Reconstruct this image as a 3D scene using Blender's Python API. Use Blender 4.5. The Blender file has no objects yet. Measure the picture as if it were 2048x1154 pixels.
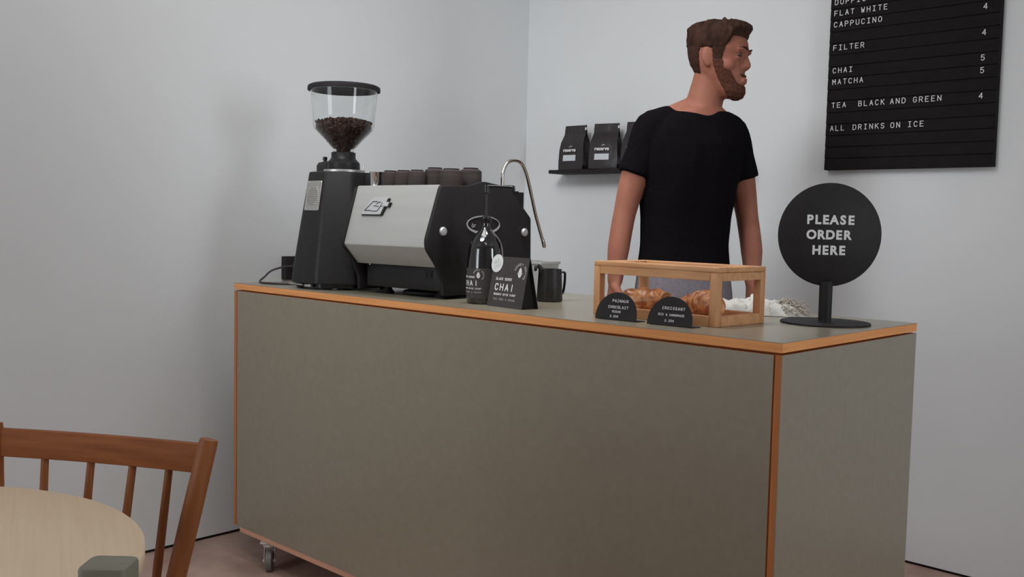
import bpy, bmesh, math, random
from mathutils import Vector, Matrix
random.seed(7)
PI = math.pi
scene = bpy.context.scene
COL = scene.collection

# ------------------------------------------------------------------ camera
cam_d = bpy.data.cameras.new('camera')
cam_d.sensor_width = 36.0
cam_d.lens = 1958.998 / 2048 * 36.0
cam_d.clip_start = 0.05
cam = bpy.data.objects.new('camera', cam_d)
COL.objects.link(cam)
CAM_LOC = Vector((0.9317, -1.7615, 1.1743))
YAW, PITCH, ROLL = 0.7591, -0.0668, 0.0222
cam.matrix_world = (Matrix.Translation(CAM_LOC) @ Matrix.Rotation(YAW, 4, 'Z')
                    @ Matrix.Rotation(PI / 2 + PITCH, 4, 'X') @ Matrix.Rotation(ROLL, 4, 'Z'))
scene.camera = cam

# ------------------------------------------------------------------ world, light, exposure
world = bpy.data.worlds.new('overcast')
scene.world = world
world.use_nodes = True
bg = world.node_tree.nodes['Background']
bg.inputs[0].default_value = (0.75, 0.86, 1.0, 1)
bg.inputs[1].default_value = 0.6


def area(name, loc, rot, sx, sy, power, col):
    d = bpy.data.lights.new(name, 'AREA')
    d.shape = 'RECTANGLE'
    d.size, d.size_y = sx, sy
    d.energy = power
    d.color = col
    o = bpy.data.objects.new(name, d)
    o.location = loc
    o.rotation_euler = rot
    COL.objects.link(o)
    return o


# daylight outside the two windows (street front behind the viewer, yard at the right), ceiling panels and a track spot
area('daylight_street', (-1.5, -4.72, 1.6), (PI / 2, 0, 0), 1.3, 1.7, 36, (0.90, 0.96, 1.0))
area('daylight_yard', (3.45, 0.27, 1.65), (PI / 2, 0, PI / 2), 0.8, 1.7, 33, (0.90, 0.96, 1.0))
area('ceiling_panel_light', (0.9, -1.6, 2.93), (0, 0, 0), 1.0, 0.5, 4, (1.0, 0.98, 0.95))
area('ceiling_panel_light', (-1.05, -0.3, 2.93), (0, 0, 0), 1.0, 0.5, 9, (1.0, 0.98, 0.95))
sd_ = bpy.data.lights.new('track_spot_light', 'SPOT')
sd_.energy = 150
sd_.color = (0.95, 0.98, 1.0)
sd_.spot_size = math.radians(84)
sd_.spot_blend = 1.0
sd_.shadow_soft_size = 0.5
so_ = bpy.data.objects.new('track_spot_light', sd_)
so_.location = (-0.9, -0.95, 2.8)
so_.rotation_euler = (Vector((-1.55, 1.2, 1.35)) - Vector(so_.location)).to_track_quat('-Z', 'Y').to_euler()
COL.objects.link(so_)
sw_ = bpy.data.lights.new('worktop_fill_spot', 'SPOT')  # added fill spot without a fixture, brightens the worktop from above
sw_.energy = 75
sw_.color = (0.95, 0.98, 1.0)
sw_.spot_size = math.radians(62)
sw_.spot_blend = 0.8
sw_.shadow_soft_size = 0.16
so2 = bpy.data.objects.new('worktop_fill_spot', sw_)
so2.location = (-0.85, 0.25, 2.9)
COL.objects.link(so2)

vs = scene.view_settings
vs.view_transform = 'Standard'
vs.look = 'None'
vs.gamma = 1.0
vs.use_curve_mapping = False
vs.exposure = 0.09
scene.cycles.use_denoising = True
scene.cycles.max_bounces = 12
scene.cycles.transparent_max_bounces = 16


# ------------------------------------------------------------------ materials
def mat(name, col, rough=0.5, metal=0.0, spec=0.5, **kw):
    m = bpy.data.materials.new(name)
    m.use_nodes = True
    nt = m.node_tree
    b = nt.nodes['Principled BSDF']
    b.inputs['Base Color'].default_value = (*col, 1)
    b.inputs['Roughness'].default_value = rough
    b.inputs['Metallic'].default_value = metal
    b.inputs['Specular IOR Level'].default_value = spec
    if 'trans' in kw:
        b.inputs['Transmission Weight'].default_value = kw['trans']
    if 'ior' in kw:
        b.inputs['IOR'].default_value = kw['ior']
    if 'coat' in kw:
        b.inputs['Coat Weight'].default_value = kw['coat']
        b.inputs['Coat Roughness'].default_value = kw.get('coat_rough', 0.1)
    if 'sheen' in kw:
        b.inputs['Sheen Weight'].default_value = kw['sheen']
    if 'alpha' in kw:
        b.inputs['Alpha'].default_value = kw['alpha']
    if 'sss' in kw:
        b.inputs['Subsurface Weight'].default_value = kw['sss']
        b.inputs['Subsurface Radius'].default_value = (0.008, 0.003, 0.002)
    return m


def vary(m, col2, scale=(8, 8, 8), detail=4, lo=0.35, hi=0.65, bump=0.0, rough2=None, distort=0.0, bscale=None):
    """mix the base colour with a second one by noise in object space, with optional bump"""
    nt = m.node_tree
    N, L = nt.nodes, nt.links
    b = N['Principled BSDF']
    tc = N.new('ShaderNodeTexCoord')
    mp = N.new('ShaderNodeMapping')
    mp.inputs['Scale'].default_value = scale
    L.new(tc.outputs['Object'], mp.inputs['Vector'])
    nz = N.new('ShaderNodeTexNoise')
    nz.inputs['Scale'].default_value = 1.0
    nz.inputs['Detail'].default_value = detail
    nz.inputs['Distortion'].default_value = distort
    L.new(mp.outputs[0], nz.inputs['Vector'])
    rp = N.new('ShaderNodeValToRGB')
    rp.color_ramp.elements[0].position = lo
    rp.color_ramp.elements[1].position = hi
    rp.color_ramp.elements[0].color = b.inputs['Base Color'].default_value
    rp.color_ramp.elements[1].color = (*col2, 1)
    L.new(nz.outputs['Fac'], rp.inputs[0])
    L.new(rp.outputs[0], b.inputs['Base Color'])
    if bump:
        bp = N.new('ShaderNodeBump')
        bp.inputs['Strength'].default_value = bump
        bp.inputs['Distance'].default_value = 0.004
        if bscale:
            n2 = N.new('ShaderNodeTexNoise')
            n2.inputs['Scale'].default_value = bscale
            n2.inputs['Detail'].default_value = 3
            L.new(tc.outputs['Object'], n2.inputs['Vector'])
            L.new(n2.outputs['Fac'], bp.inputs['Height'])
        else:
            L.new(nz.outputs['Fac'], bp.inputs['Height'])
        L.new(bp.outputs[0], b.inputs['Normal'])
    return m


M = {}
M['wall'] = vary(mat('white_plaster', (0.74, 0.75, 0.76), 0.9, spec=0.2), (0.71, 0.715, 0.72), (1.3, 1.3, 1.3), 3, bump=0.05, bscale=90)
M['ceiling'] = vary(mat('ceiling_paint', (0.78, 0.78, 0.77), 0.95, spec=0.1), (0.75, 0.75, 0.74), (2, 2, 2))
M['floor'] = vary(mat('worn_pink_screed', (0.46, 0.315, 0.26), 0.6), (0.33, 0.215, 0.172), (5, 5, 5), 10, 0.40, 0.66, bump=0.12, bscale=30, distort=0.2)
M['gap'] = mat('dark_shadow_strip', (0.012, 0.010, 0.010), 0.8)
M['laminate'] = vary(mat('olive_grey_linoleum', (0.255, 0.220, 0.160), 0.36, spec=0.6, coat=0.5, coat_rough=0.25), (0.237, 0.204, 0.147), (55, 55, 55), 2)
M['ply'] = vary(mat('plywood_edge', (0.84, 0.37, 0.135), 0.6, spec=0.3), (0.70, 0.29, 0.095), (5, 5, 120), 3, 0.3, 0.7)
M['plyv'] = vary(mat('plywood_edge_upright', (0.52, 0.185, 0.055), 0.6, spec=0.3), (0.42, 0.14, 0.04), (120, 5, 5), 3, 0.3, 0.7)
M['plyb'] = vary(mat('plywood_base', (0.62, 0.33, 0.22), 0.7), (0.52, 0.27, 0.18), (4, 4, 90), 3)
M['box_wood'] = vary(mat('acacia_wood', (0.66, 0.345, 0.165), 0.5), (0.52, 0.245, 0.105), (9, 70, 70), 4, 0.3, 0.7)
M['post_wood'] = vary(mat('acacia_wood_upright', (0.64, 0.325, 0.15), 0.5), (0.50, 0.23, 0.095), (70, 70, 9), 4, 0.3, 0.7)
M['chair_wood'] = vary(mat('oiled_walnut', (0.33, 0.115, 0.036), 0.5, spec=0.3), (0.24, 0.075, 0.021), (60, 60, 7), 4, 0.3, 0.7)
M['rail_wood'] = vary(mat('oiled_walnut_rail', (0.33, 0.105, 0.028), 0.55, spec=0.2), (0.23, 0.066, 0.016), (7, 7, 90), 4, 0.3, 0.7)
M['table_wood'] = vary(mat('pale_oak', (0.80, 0.62, 0.44), 0.5), (0.72, 0.54, 0.365), (130, 4, 4), 5, 0.25, 0.75, distort=0.2)
M['green_paint'] = vary(mat('dark_olive_paint', (0.215, 0.202, 0.150), 0.55), (0.195, 0.183, 0.135), (40, 40, 40), 2)
M['black'] = vary(mat('black_powder_coat', (0.010, 0.0085, 0.009), 0.45, spec=0.35), (0.014, 0.012, 0.0125), (60, 60, 60), 2)
M['black_gloss'] = mat('black_gloss_paint', (0.010, 0.010, 0.011), 0.22)
M['black_matte'] = vary(mat('black_matte', (0.013, 0.0105, 0.0112), 0.7, spec=0.3), (0.017, 0.014, 0.0148), (40, 40, 40), 2)
M['board'] = vary(mat('black_felt_slats', (0.012, 0.0098, 0.010), 0.9, spec=0.15), (0.015, 0.0125, 0.0128), (20, 60, 60), 3)
M['sign_black'] = vary(mat('black_sign_paint', (0.013, 0.011, 0.0115), 0.6, spec=0.3), (0.016, 0.0135, 0.014), (50, 50, 50), 2)
M['letter'] = mat('white_letter', (0.72, 0.71, 0.70), 0.6)
M['letter_grey'] = mat('grey_print', (0.42, 0.40, 0.39), 0.6)
M['steel'] = vary(mat('brushed_steel', (0.62, 0.61, 0.59), 0.42, 1.0), (0.55, 0.54, 0.52), (3, 180, 180), 3)
M['chrome'] = mat('chrome', (0.72, 0.70, 0.68), 0.12, 1.0)
M['wand'] = mat('polished_tube', (0.66, 0.60, 0.54), 0.2, 1.0)
M['panel'] = vary(mat('pale_silver_panel', (0.50, 0.495, 0.475), 0.42, 0.45), (0.475, 0.47, 0.45), (4, 60, 60), 3)
M['emblem'] = mat('emblem_silver', (0.56, 0.57, 0.57), 0.4, 0.5)
M['glass'] = mat('clear_plastic', (0.96, 0.97, 0.97), 0.02, trans=1.0, ior=1.3)
M['dark_glass'] = mat('dark_bottle_glass', (0.006, 0.005, 0.005), 0.05, spec=0.7, coat=0.6, coat_rough=0.02)
M['bean'] = vary(mat('roasted_beans', (0.045, 0.018, 0.011), 0.38), (0.080, 0.033, 0.020), (60, 60, 60), 2)
M['cup'] = vary(mat('dark_stoneware', (0.052, 0.040, 0.038), 0.85, spec=0.2), (0.040, 0.030, 0.029), (10, 10, 180), 3, bump=0.2)
M['card'] = vary(mat('dark_brown_card', (0.047, 0.037, 0.037), 0.75), (0.040, 0.031, 0.031), (40, 40, 40), 3)
M['card_black'] = mat('black_card_inside', (0.010, 0.009, 0.009), 0.8)
M['sticker'] = mat('white_sticker', (0.66, 0.67, 0.66), 0.6)
M['bag'] = vary(mat('black_foil_bag', (0.030, 0.023, 0.024), 0.28, spec=0.5), (0.024, 0.018, 0.019), (25, 25, 25), 3, bump=0.55, bscale=32)
M['bag_label'] = mat('pale_bag_label', (0.60, 0.63, 0.66), 0.6)
M['tub'] = mat('translucent_tub', (0.62, 0.62, 0.60), 0.4, trans=0.35, ior=1.2)
M['pitcher'] = vary(mat('black_pitcher', (0.014, 0.012, 0.012), 0.38), (0.02, 0.017, 0.017), (30, 30, 30), 2)
M['rubber'] = mat('black_rubber', (0.012, 0.011, 0.011), 0.6)
M['cable'] = mat('cable_rubber', (0.035, 0.026, 0.026), 0.55)
M['zinc'] = vary(mat('zinc_caster', (0.62, 0.61, 0.59), 0.4, 0.4), (0.5, 0.49, 0.47), (60, 60, 60), 2)
M['caster_wheel'] = mat('grey_caster_wheel', (0.16, 0.14, 0.13), 0.5)
M['crust'] = vary(mat('glazed_crust', (0.80, 0.38, 0.16), 0.35, coat=0.35, coat_rough=0.3), (0.40, 0.115, 0.035), (30, 46, 60), 6, 0.40, 0.62, bump=0.9, bscale=60, distort=.8)
M['crumb'] = vary(mat('pale_pastry_layers', (0.68, 0.42, 0.19), 0.6), (0.50, 0.24, 0.08), (30, 30, 120), 4)
M['linen'] = vary(mat('pale_linen', (0.62, 0.60, 0.56), 0.95, spec=0.1, sheen=0.2), (0.54, 0.52, 0.48), (30, 30, 30), 4, bump=0.4, bscale=120)
M['fringe'] = vary(mat('frayed_linen', (0.50, 0.45, 0.39), 0.95, spec=0.1), (0.38, 0.33, 0.28), (60, 60, 60), 3)
M['skin'] = vary(mat('skin', (0.325, 0.126, 0.083), 0.6, spec=0.25, sss=0.1), (0.28, 0.103, 0.066), (14, 14, 14), 3)
M['hair'] = vary(mat('brown_hair', (0.058, 0.025, 0.016), 0.75, spec=0.15), (0.030, 0.013, 0.0085), (50, 50, 14), 4, bump=0.8)
M['hair_short'] = vary(mat('brown_hair_cropped', (0.060, 0.027, 0.019), 0.85, spec=0.1), (0.036, 0.016, 0.011), (160, 160, 160), 3, bump=0.5)
M['beard'] = vary(mat('brown_beard', (0.112, 0.045, 0.029), 0.9, spec=0.08), (0.062, 0.025, 0.016), (150, 150, 150), 3, bump=0.5)
M['shirt'] = vary(mat('black_cotton', (0.0045, 0.0036, 0.0048), 0.95, spec=0.05), (0.006, 0.0048, 0.0062), (90, 90, 90), 3, bump=0.2)
M['trousers'] = vary(mat('lavender_grey_cotton', (0.20, 0.18, 0.20), 0.9, spec=0.15), (0.17, 0.15, 0.17), (90, 90, 90), 3)
M['shoe'] = mat('dark_shoe_leather', (0.03, 0.025, 0.022), 0.5)
M['eye'] = mat('eye', (0.05, 0.03, 0.02), 0.1)
M['frame_white'] = mat('window_frame_paint', (0.7, 0.7, 0.7), 0.4)
M['lamp'] = mat('lamp_diffuser', (0.9, 0.9, 0.88), 0.5)


# ------------------------------------------------------------------ geometry helpers
def new_bm():
    return bmesh.new()


def xf(bm, verts, m):
    bmesh.ops.transform(bm, matrix=m, verts=verts)


def add_box(bm, c, s, bevel=0.0, seg=2, m=None):
    t = bmesh.new()
    bmesh.ops.create_cube(t, size=1.0)
    bmesh.ops.scale(t, vec=Vector(s), verts=t.verts)
    if bevel:
        bmesh.ops.bevel(t, geom=list(t.edges), offset=bevel, segments=seg, profile=0.5, affect='EDGES')
    bmesh.ops.translate(t, vec=Vector(c), verts=t.verts)
    if m is not None:
        bmesh.ops.transform(t, matrix=m, verts=t.verts)
    merge(bm, t)
    return bm


def merge(bm, t):
    me = bpy.data.meshes.new('tmp')
    t.to_mesh(me)
    t.free()
    bm.from_mesh(me)
    bpy.data.meshes.remove(me)


def add_rings(bm, rings, cap0=True, cap1=True, closed=True):
    """skin a list of equal-length loops of points"""
    vr = [[bm.verts.new(p) for p in r] for r in rings]
    n = len(rings[0])
    for a, b in zip(vr[:-1], vr[1:]):
        for i in range(n if closed else n - 1):
            j = (i + 1) % n
            bm.faces.new((a[i], a[j], b[j], b[i]))
    if closed and cap0:
        bm.faces.new(list(reversed(vr[0])))
    if closed and cap1:
        bm.faces.new(vr[-1])
    return vr


def lathe_rings(prof, n=32, c=(0, 0, 0)):
    c = Vector(c)
    return [[c + Vector((r * math.cos(2 * PI * k / n), r * math.sin(2 * PI * k / n), z)) for k in range(n)] for r, z in prof]


def add_lathe(bm, prof, n=32, c=(0, 0, 0), m=None, caps=(True, True)):
    t = bmesh.new()
    add_rings(t, lathe_rings(prof, n, c), *caps)
    if m is not None:
        bmesh.ops.transform(t, matrix=m, verts=t.verts)
    merge(bm, t)


def catmull(pts, k=6):
    pts = [Vector(p) for p in pts]
    if len(pts) < 3:
        return pts
    P = [pts[0] * 2 - pts[1]] + pts + [pts[-1] * 2 - pts[-2]]
    out = []
    for i in range(1, len(P) - 2):
        for j in range(k):
            t = j / k
            a, b, c, d = P[i - 1], P[i], P[i + 1], P[i + 2]
            out.append(0.5 * ((2 * b) + (c - a) * t + (2 * a - 5 * b + 4 * c - d) * t * t + (3 * b - a - 3 * c + d) * t ** 3))
    out.append(pts[-1])
    return out


def tube_rings(path, radii, n=10, flat=1.0, up=None):
    path = [Vector(p) for p in path]
    m = len(path)
    if not isinstance(radii, (list, tuple)):
        radii = [radii] * m
    tang = []
    for i in range(m):
        a = path[max(i - 1, 0)]
        b = path[min(i + 1, m - 1)]
        tang.append((b - a).normalized())
    nrm = up if up is not None else (Vector((0, 0, 1)) if abs(tang[0].z) < 0.9 else Vector((1, 0, 0)))
    nrm = Vector(nrm)
    rings = []
    for i in range(m):
        nrm = (nrm - tang[i] * nrm.dot(tang[i])).normalized()
        bi = tang[i].cross(nrm)
        r = radii[i]
        ru, rv = (r if not isinstance(r, tuple) else r[0]), (r * flat if not isinstance(r, tuple) else r[1])
        rings.append([path[i] + nrm * rv * math.cos(2 * PI * k / n) + bi * ru * math.sin(2 * PI * k / n) for k in range(n)])
    return rings


def add_tube(bm, path, radii, n=10, flat=1.0, up=None, smooth=0, round_ends=False):
    path = [Vector(p) for p in path]
    if smooth:
        if isinstance(radii, (list, tuple)):
            k = smooth
            rr = []
            for a, b in zip(radii[:-1], radii[1:]):
                for j in range(k):
                    t = j / k
                    if isinstance(a, tuple):
                        rr.append((a[0] + (b[0] - a[0]) * t, a[1] + (b[1] - a[1]) * t))
                    else:
                        rr.append(a + (b - a) * t)
            rr.append(radii[-1])
            radii = rr
        path = catmull(path, smooth)
    if not isinstance(radii, (list, tuple)):
        radii = [radii] * len(path)
    radii = list(radii)
    if round_ends:
        def sc(r, k):
            return (r[0] * k, r[1] * k) if isinstance(r, tuple) else r * k
        def mn(r):
            return min(r) if isinstance(r, tuple) else r
        d0 = (path[0] - path[1]).normalized()
        d1 = (path[-1] - path[-2]).normalized()
        r0, r1 = radii[0], radii[-1]
        path = [path[0] + d0 * mn(r0) * 0.95, path[0] + d0 * mn(r0) * 0.7] + path + [path[-1] + d1 * mn(r1) * 0.7, path[-1] + d1 * mn(r1) * 0.95]
        radii = [sc(r0, 0.25), sc(r0, 0.7)] + radii + [sc(r1, 0.7), sc(r1, 0.25)]
    add_rings(bm, tube_rings(path, radii, n, flat, up))


def add_prism(bm, poly, a, b, ax='x', bevel=0.0, seg=2):
    """extrude a 2D polygon between a and b along an axis; poly is in the other two axes in order"""
    t = bmesh.new()
    def P(p, h):
        return {'x': (h, p[0], p[1]), 'y': (p[0], h, p[1]), 'z': (p[0], p[1], h)}[ax]
    va = [t.verts.new(P(p, a)) for p in poly]
    vb = [t.verts.new(P(p, b)) for p in poly]
    n = len(poly)
    fa = t.faces.new(va)
    fb = t.faces.new(list(reversed(vb)))
    for i in range(n):
        j = (i + 1) % n
        t.faces.new((va[j], va[i], vb[i], vb[j]))
    bmesh.ops.recalc_face_normals(t, faces=t.faces)
    if bevel:
        bmesh.ops.bevel(t, geom=list(set(fa.edges) | set(fb.edges)), offset=bevel, segments=seg, profile=0.5, affect='EDGES')
    merge(bm, t)


def round_poly(pts, r, seg=4):
    out = []
    n = len(pts)
    for i in range(n):
        p0, p1, p2 = (Vector(pts[(i - 1) % n]), Vector(pts[i]), Vector(pts[(i + 1) % n]))
        rr = r[i] if isinstance(r, (list, tuple)) else r
        if rr <= 0:
            out.append(tuple(p1))
            continue
        d0, d1 = (p0 - p1), (p2 - p1)
        q = min(rr, d0.length * 0.45, d1.length * 0.45)
        a, b = p1 + d0.normalized() * q, p1 + d1.normalized() * q
        for k in range(seg + 1):
            t = k / seg
            out.append(tuple((1 - t) ** 2 * a + 2 * t * (1 - t) * p1 + t * t * b))
    return out


def add_ball(bm, c, r, m=None, u=16, v=10):
    t = bmesh.new()
    bmesh.ops.create_uvsphere(t, u_segments=u, v_segments=v, radius=1.0)
    if not isinstance(r, (list, tuple)):
        r = (r, r, r)
    bmesh.ops.scale(t, vec=Vector(r), verts=t.verts)
    if m is not None:
        bmesh.ops.transform(t, matrix=m, verts=t.verts)
    bmesh.ops.translate(t, vec=Vector(c), verts=t.verts)
    merge(bm, t)


def obj(name, bm, m, parent=None, world=False, sharp=40, smooth=True):
    """link a bmesh as one object; world=True when it was written in world coordinates under a placed parent"""
    if world and parent is not None:
        chain = Matrix.Identity(4)
        q = parent
        while q is not None:
            chain = q.matrix_basis @ chain
            q = q.parent
        bmesh.ops.transform(bm, matrix=chain.inverted(), verts=bm.verts)
    bmesh.ops.recalc_face_normals(bm, faces=bm.faces)
    me = bpy.data.meshes.new(name)
    bm.to_mesh(me)
    bm.free()
    for mm in (m if isinstance(m, (list, tuple)) else [m]):
        me.materials.append(mm)
    if smooth:
        me.polygons.foreach_set('use_smooth', [True] * len(me.polygons))
        me.set_sharp_from_angle(angle=math.radians(sharp))
    o = bpy.data.objects.new(name, me)
    COL.objects.link(o)
    if parent is not None:
        o.parent = parent
    return o


def tag(o, label, cat, group=None):
    o['label'] = label
    o['category'] = cat
    if group:
        o['group'] = group
    return o


def thing(name, label, cat, loc=(0, 0, 0), rz=0.0, group=None):
    o = bpy.data.objects.new(name, None)
    o.empty_display_size = 0.05
    o.location = loc
    o.rotation_euler = (0, 0, rz)
    COL.objects.link(o)
    return tag(o, label, cat, group)


def recenter(o, p):
    """move the origin of a single-mesh thing to its base point"""
    o.data.transform(Matrix.Translation(-Vector(p)))
    o.location = p
    return o


def dup(root, loc, rz, label, group=None):
    r = root.copy()
    COL.objects.link(r)
    r.location = loc
    r.rotation_euler = (0, 0, rz)
    r['label'] = label
    if group:
        r['group'] = group
    for ch in list(root.children):
        c = ch.copy()
        COL.objects.link(c)
        c.parent = r
        for g in list(ch.children):
            d = g.copy()
            COL.objects.link(d)
            d.parent = c
    return r


def struct(name, bm, m, parent=None, **kw):
    o = obj(name, bm, m, parent, **kw)
    if parent is None:
        o['kind'] = 'structure'
    return o


def fused(bm, voxel, smooth_it=4, factor=0.5):
    """union overlapping closed shells into one continuous surface"""
    me = bpy.data.meshes.new('tmp')
    bmesh.ops.recalc_face_normals(bm, faces=bm.faces)
    bm.to_mesh(me)
    bm.free()
    o = bpy.data.objects.new('tmp', me)
    COL.objects.link(o)
    r = o.modifiers.new('r', 'REMESH')
    r.mode = 'VOXEL'
    r.voxel_size = voxel
    s = o.modifiers.new('s', 'SMOOTH')
    s.iterations = smooth_it
    s.factor = factor
    dg = bpy.context.evaluated_depsgraph_get()
    me2 = bpy.data.meshes.new_from_object(o.evaluated_get(dg))
    bpy.data.objects.remove(o)
    bpy.data.meshes.remove(me)
    out = bmesh.new()
    out.from_mesh(me2)
    bpy.data.meshes.remove(me2)
    return out


# ------------------------------------------------------------------ stroke lettering (monospaced, unit cap height, 0.6 wide)
def _arc(cx, cy, rx, ry, a0, a1, n=8):
    return [(cx + rx * math.cos(math.radians(a0 + (a1 - a0) * k / n)), cy + ry * math.sin(math.radians(a0 + (a1 - a0) * k / n))) for k in range(n + 1)]


GL = {
    'A': [[(0, 0), (.3, 1), (.6, 0)], [(.1, .33), (.5, .33)]],
    'B': [[(0, 0), (0, 1), (.3, 1)] + _arc(.3, .76, .25, .24, 90, -90) + [(0, .52)], [(.3, .52)] + _arc(.3, .26, .3, .26, 90, -90) + [(0, 0)]],
    'C': [_arc(.3, .66, .3, .34, 25, 180) + _arc(.3, .34, .3, .34, 180, 335)],
    'D': [[(0, 0), (0, 1), (.25, 1)] + _arc(.25, .65, .35, .35, 90, 0) + _arc(.25, .35, .35, .35, 0, -90) + [(0, 0)]],
    'E': [[(.56, 1), (0, 1), (0, 0), (.58, 0)], [(0, .52), (.48, .52)]],
    'F': [[(.58, 1), (0, 1), (0, 0)], [(0, .5), (.48, .5)]],
    'G': [_arc(.3, .66, .3, .34, 25, 180) + _arc(.3, .34, .3, .34, 180, 360) + [(.6, .46), (.34, .46)]],
    'H': [[(0, 0), (0, 1)], [(.6, 0), (.6, 1)], [(0, .52), (.6, .52)]],
    'I': [[(.3, 0), (.3, 1)], [(.08, 1), (.52, 1)], [(.08, 0), (.52, 0)]],
    'K': [[(0, 0), (0, 1)], [(.57, 1), (0, .42)], [(.2, .6), (.6, 0)]],
    'L': [[(0, 1), (0, 0), (.55, 0)]],
    'M': [[(0, 0), (0, 1), (.3, .42), (.6, 1), (.6, 0)]],
    'N': [[(0, 0), (0, 1), (.6, 0), (.6, 1)]],
    'O': [_arc(.3, .66, .3, .34, 0, 180) + _arc(.3, .34, .3, .34, 180, 360) + [(.6, .66)]],
    'P': [[(0, 0), (0, 1), (.3, 1)] + _arc(.3, .73, .3, .27, 90, -90) + [(0, .46)]],
    'R': [[(0, 0), (0, 1), (.3, 1)] + _arc(.3, .74, .28, .26, 90, -90) + [(0, .48)], [(.3, .48), (.6, 0)]],
    'S': [_arc(.3, .75, .28, .25, 20, 270) + _arc(.3, .25, .29, .25, 90, -160)],
    'T': [[(0, 1), (.6, 1)], [(.3, 1), (.3, 0)]],
    'U': [[(0, 1), (0, .3)] + _arc(.3, .3, .3, .3, 180, 360) + [(.6, 1)]],
    'V': [[(0, 1), (.3, 0), (.6, 1)]],
    'W': [[(0, 1), (.13, 0), (.3, .62), (.47, 0), (.6, 1)]],
    'X': [[(0, 1), (.6, 0)], [(0, 0), (.6, 1)]],
    'Y': [[(0, 1), (.3, .5), (.6, 1)], [(.3, .5), (.3, 0)]],
    '0': [_arc(.3, .66, .28, .34, 0, 180) + _arc(.3, .34, .28, .34, 180, 360) + [(.58, .66)]],
    '2': [_arc(.3, .7, .28, .3, 170, -30) + [(0, 0), (.58, 0)]],
    '4': [[(.45, 0), (.45, 1), (0, .3), (.6, .3)]],
    '5': [[(.54, 1), (.08, 1), (.05, .55)] + _arc(.29, .32, .29, .32, 110, -150)],
    '&': [[(.6, 0), (.12, .66)] + _arc(.28, .8, .17, .2, 200, -20) + [(.1, .38)] + _arc(.27, .24, .24, .24, 150, 350)],
    '.': [[(.27, .0), (.33, .0)]],
    '€': [_arc(.36, .66, .26, .34, 40, 180) + _arc(.36, .34, .26, .34, 180, 320), [(0, .6), (.4, .6)], [(0, .42), (.38, .42)]],
    '|': [[(.3, 0), (.3, 1)]],
    ' ': [],
}


def add_stroke(bm, pts, w, thick, f):
    """one mitred flat ribbon along a polyline, f maps (x, y, h) to the surface"""
    for i in range(1, len(pts) - 1):
        ax, ay = pts[i][0] - pts[i - 1][0], pts[i][1] - pts[i - 1][1]
        bx, by = pts[i + 1][0] - pts[i][0], pts[i + 1][1] - pts[i][1]
        la, lb_ = math.hypot(ax, ay), math.hypot(bx, by)
        if la > 1e-7 and lb_ > 1e-7 and (ax * bx + ay * by) / (la * lb_) < .30:
            add_stroke(bm, pts[:i + 1], w, thick, f)
            add_stroke(bm, pts[i:], w, thick * 1.12, f)
            return
    P = [pts[0]]
    for q in pts[1:]:
        if math.hypot(q[0] - P[-1][0], q[1] - P[-1][1]) > 1e-7:
            P.append(q)
    if len(P) < 2:
        return
    closed = len(P) > 3 and math.hypot(P[0][0] - P[-1][0], P[0][1] - P[-1][1]) < w * .05
    if closed:
        P = P[:-1]
    n = len(P)
    L_, R_ = [], []
    for i in range(n):
        a = P[i - 1] if (i or closed) else None
        c = P[(i + 1) % n] if (i < n - 1 or closed) else None
        x, y = P[i]
        d0 = d1 = None
        if a:
            l = math.hypot(x - a[0], y - a[1])
            d0 = ((x - a[0]) / l, (y - a[1]) / l)
        if c:
            l = math.hypot(c[0] - x, c[1] - y)
            d1 = ((c[0] - x) / l, (c[1] - y) / l)
        if d0 and d1:
            nx, ny = -(d0[1] + d1[1]), d0[0] + d1[0]
            l = math.hypot(nx, ny)
            if l < 1e-3:
                nx, ny, l = -d0[1], d0[0], 1.0
            nx, ny = nx / l, ny / l
            k = min(1.6, 1 / max(.3, abs(-nx * d0[1] + ny * d0[0])))
            ox, oy = nx * w / 2 * k, ny * w / 2 * k
        else:
            d = d0 or d1
            sg_ = .4 * w if d0 else -.4 * w
            x, y = x + d[0] * sg_, y + d[1] * sg_
            ox, oy = -d[1] * w / 2, d[0] * w / 2
        L_.append((x + ox, y + oy))
        R_.append((x - ox, y - oy))
    hi = [(bm.verts.new(f(*l, thick)), bm.verts.new(f(*r, thick))) for l, r in zip(L_, R_)]
    lo = [(bm.verts.new(f(*l, 0)), bm.verts.new(f(*r, 0))) for l, r in zip(L_, R_)]
    for i in range(n if closed else n - 1):
        j = (i + 1) % n
        bm.faces.new((hi[i][0], hi[i][1], hi[j][1], hi[j][0]))
        bm.faces.new((lo[i][0], hi[i][0], hi[j][0], lo[j][0]))
        bm.faces.new((hi[i][1], lo[i][1], lo[j][1], hi[j][1]))
    if not closed:
        bm.faces.new((lo[0][0], lo[0][1], hi[0][1], hi[0][0]))
        bm.faces.new((lo[-1][1], lo[-1][0], hi[-1][0], hi[-1][1]))


def add_text(bm, s, f, h, pitch, w=0.12, thick=0.0006, x0=0.0, y0=0.0, wide=1.0):
    """stroke text, caps of height h, letters advancing by pitch; f maps (x, y, lift)"""
    for i, ch in enumerate(s):
        for q_, st in enumerate(GL[ch]):
            add_stroke(bm, [(x0 + i * pitch + px * h * wide, y0 + py * h) for px, py in st], w * h, thick * (1 + .15 * q_), f)


def text_w(s, h, pitch, wide=1.0):
    return (len(s) - 1) * pitch + 0.6 * h * wide


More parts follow.
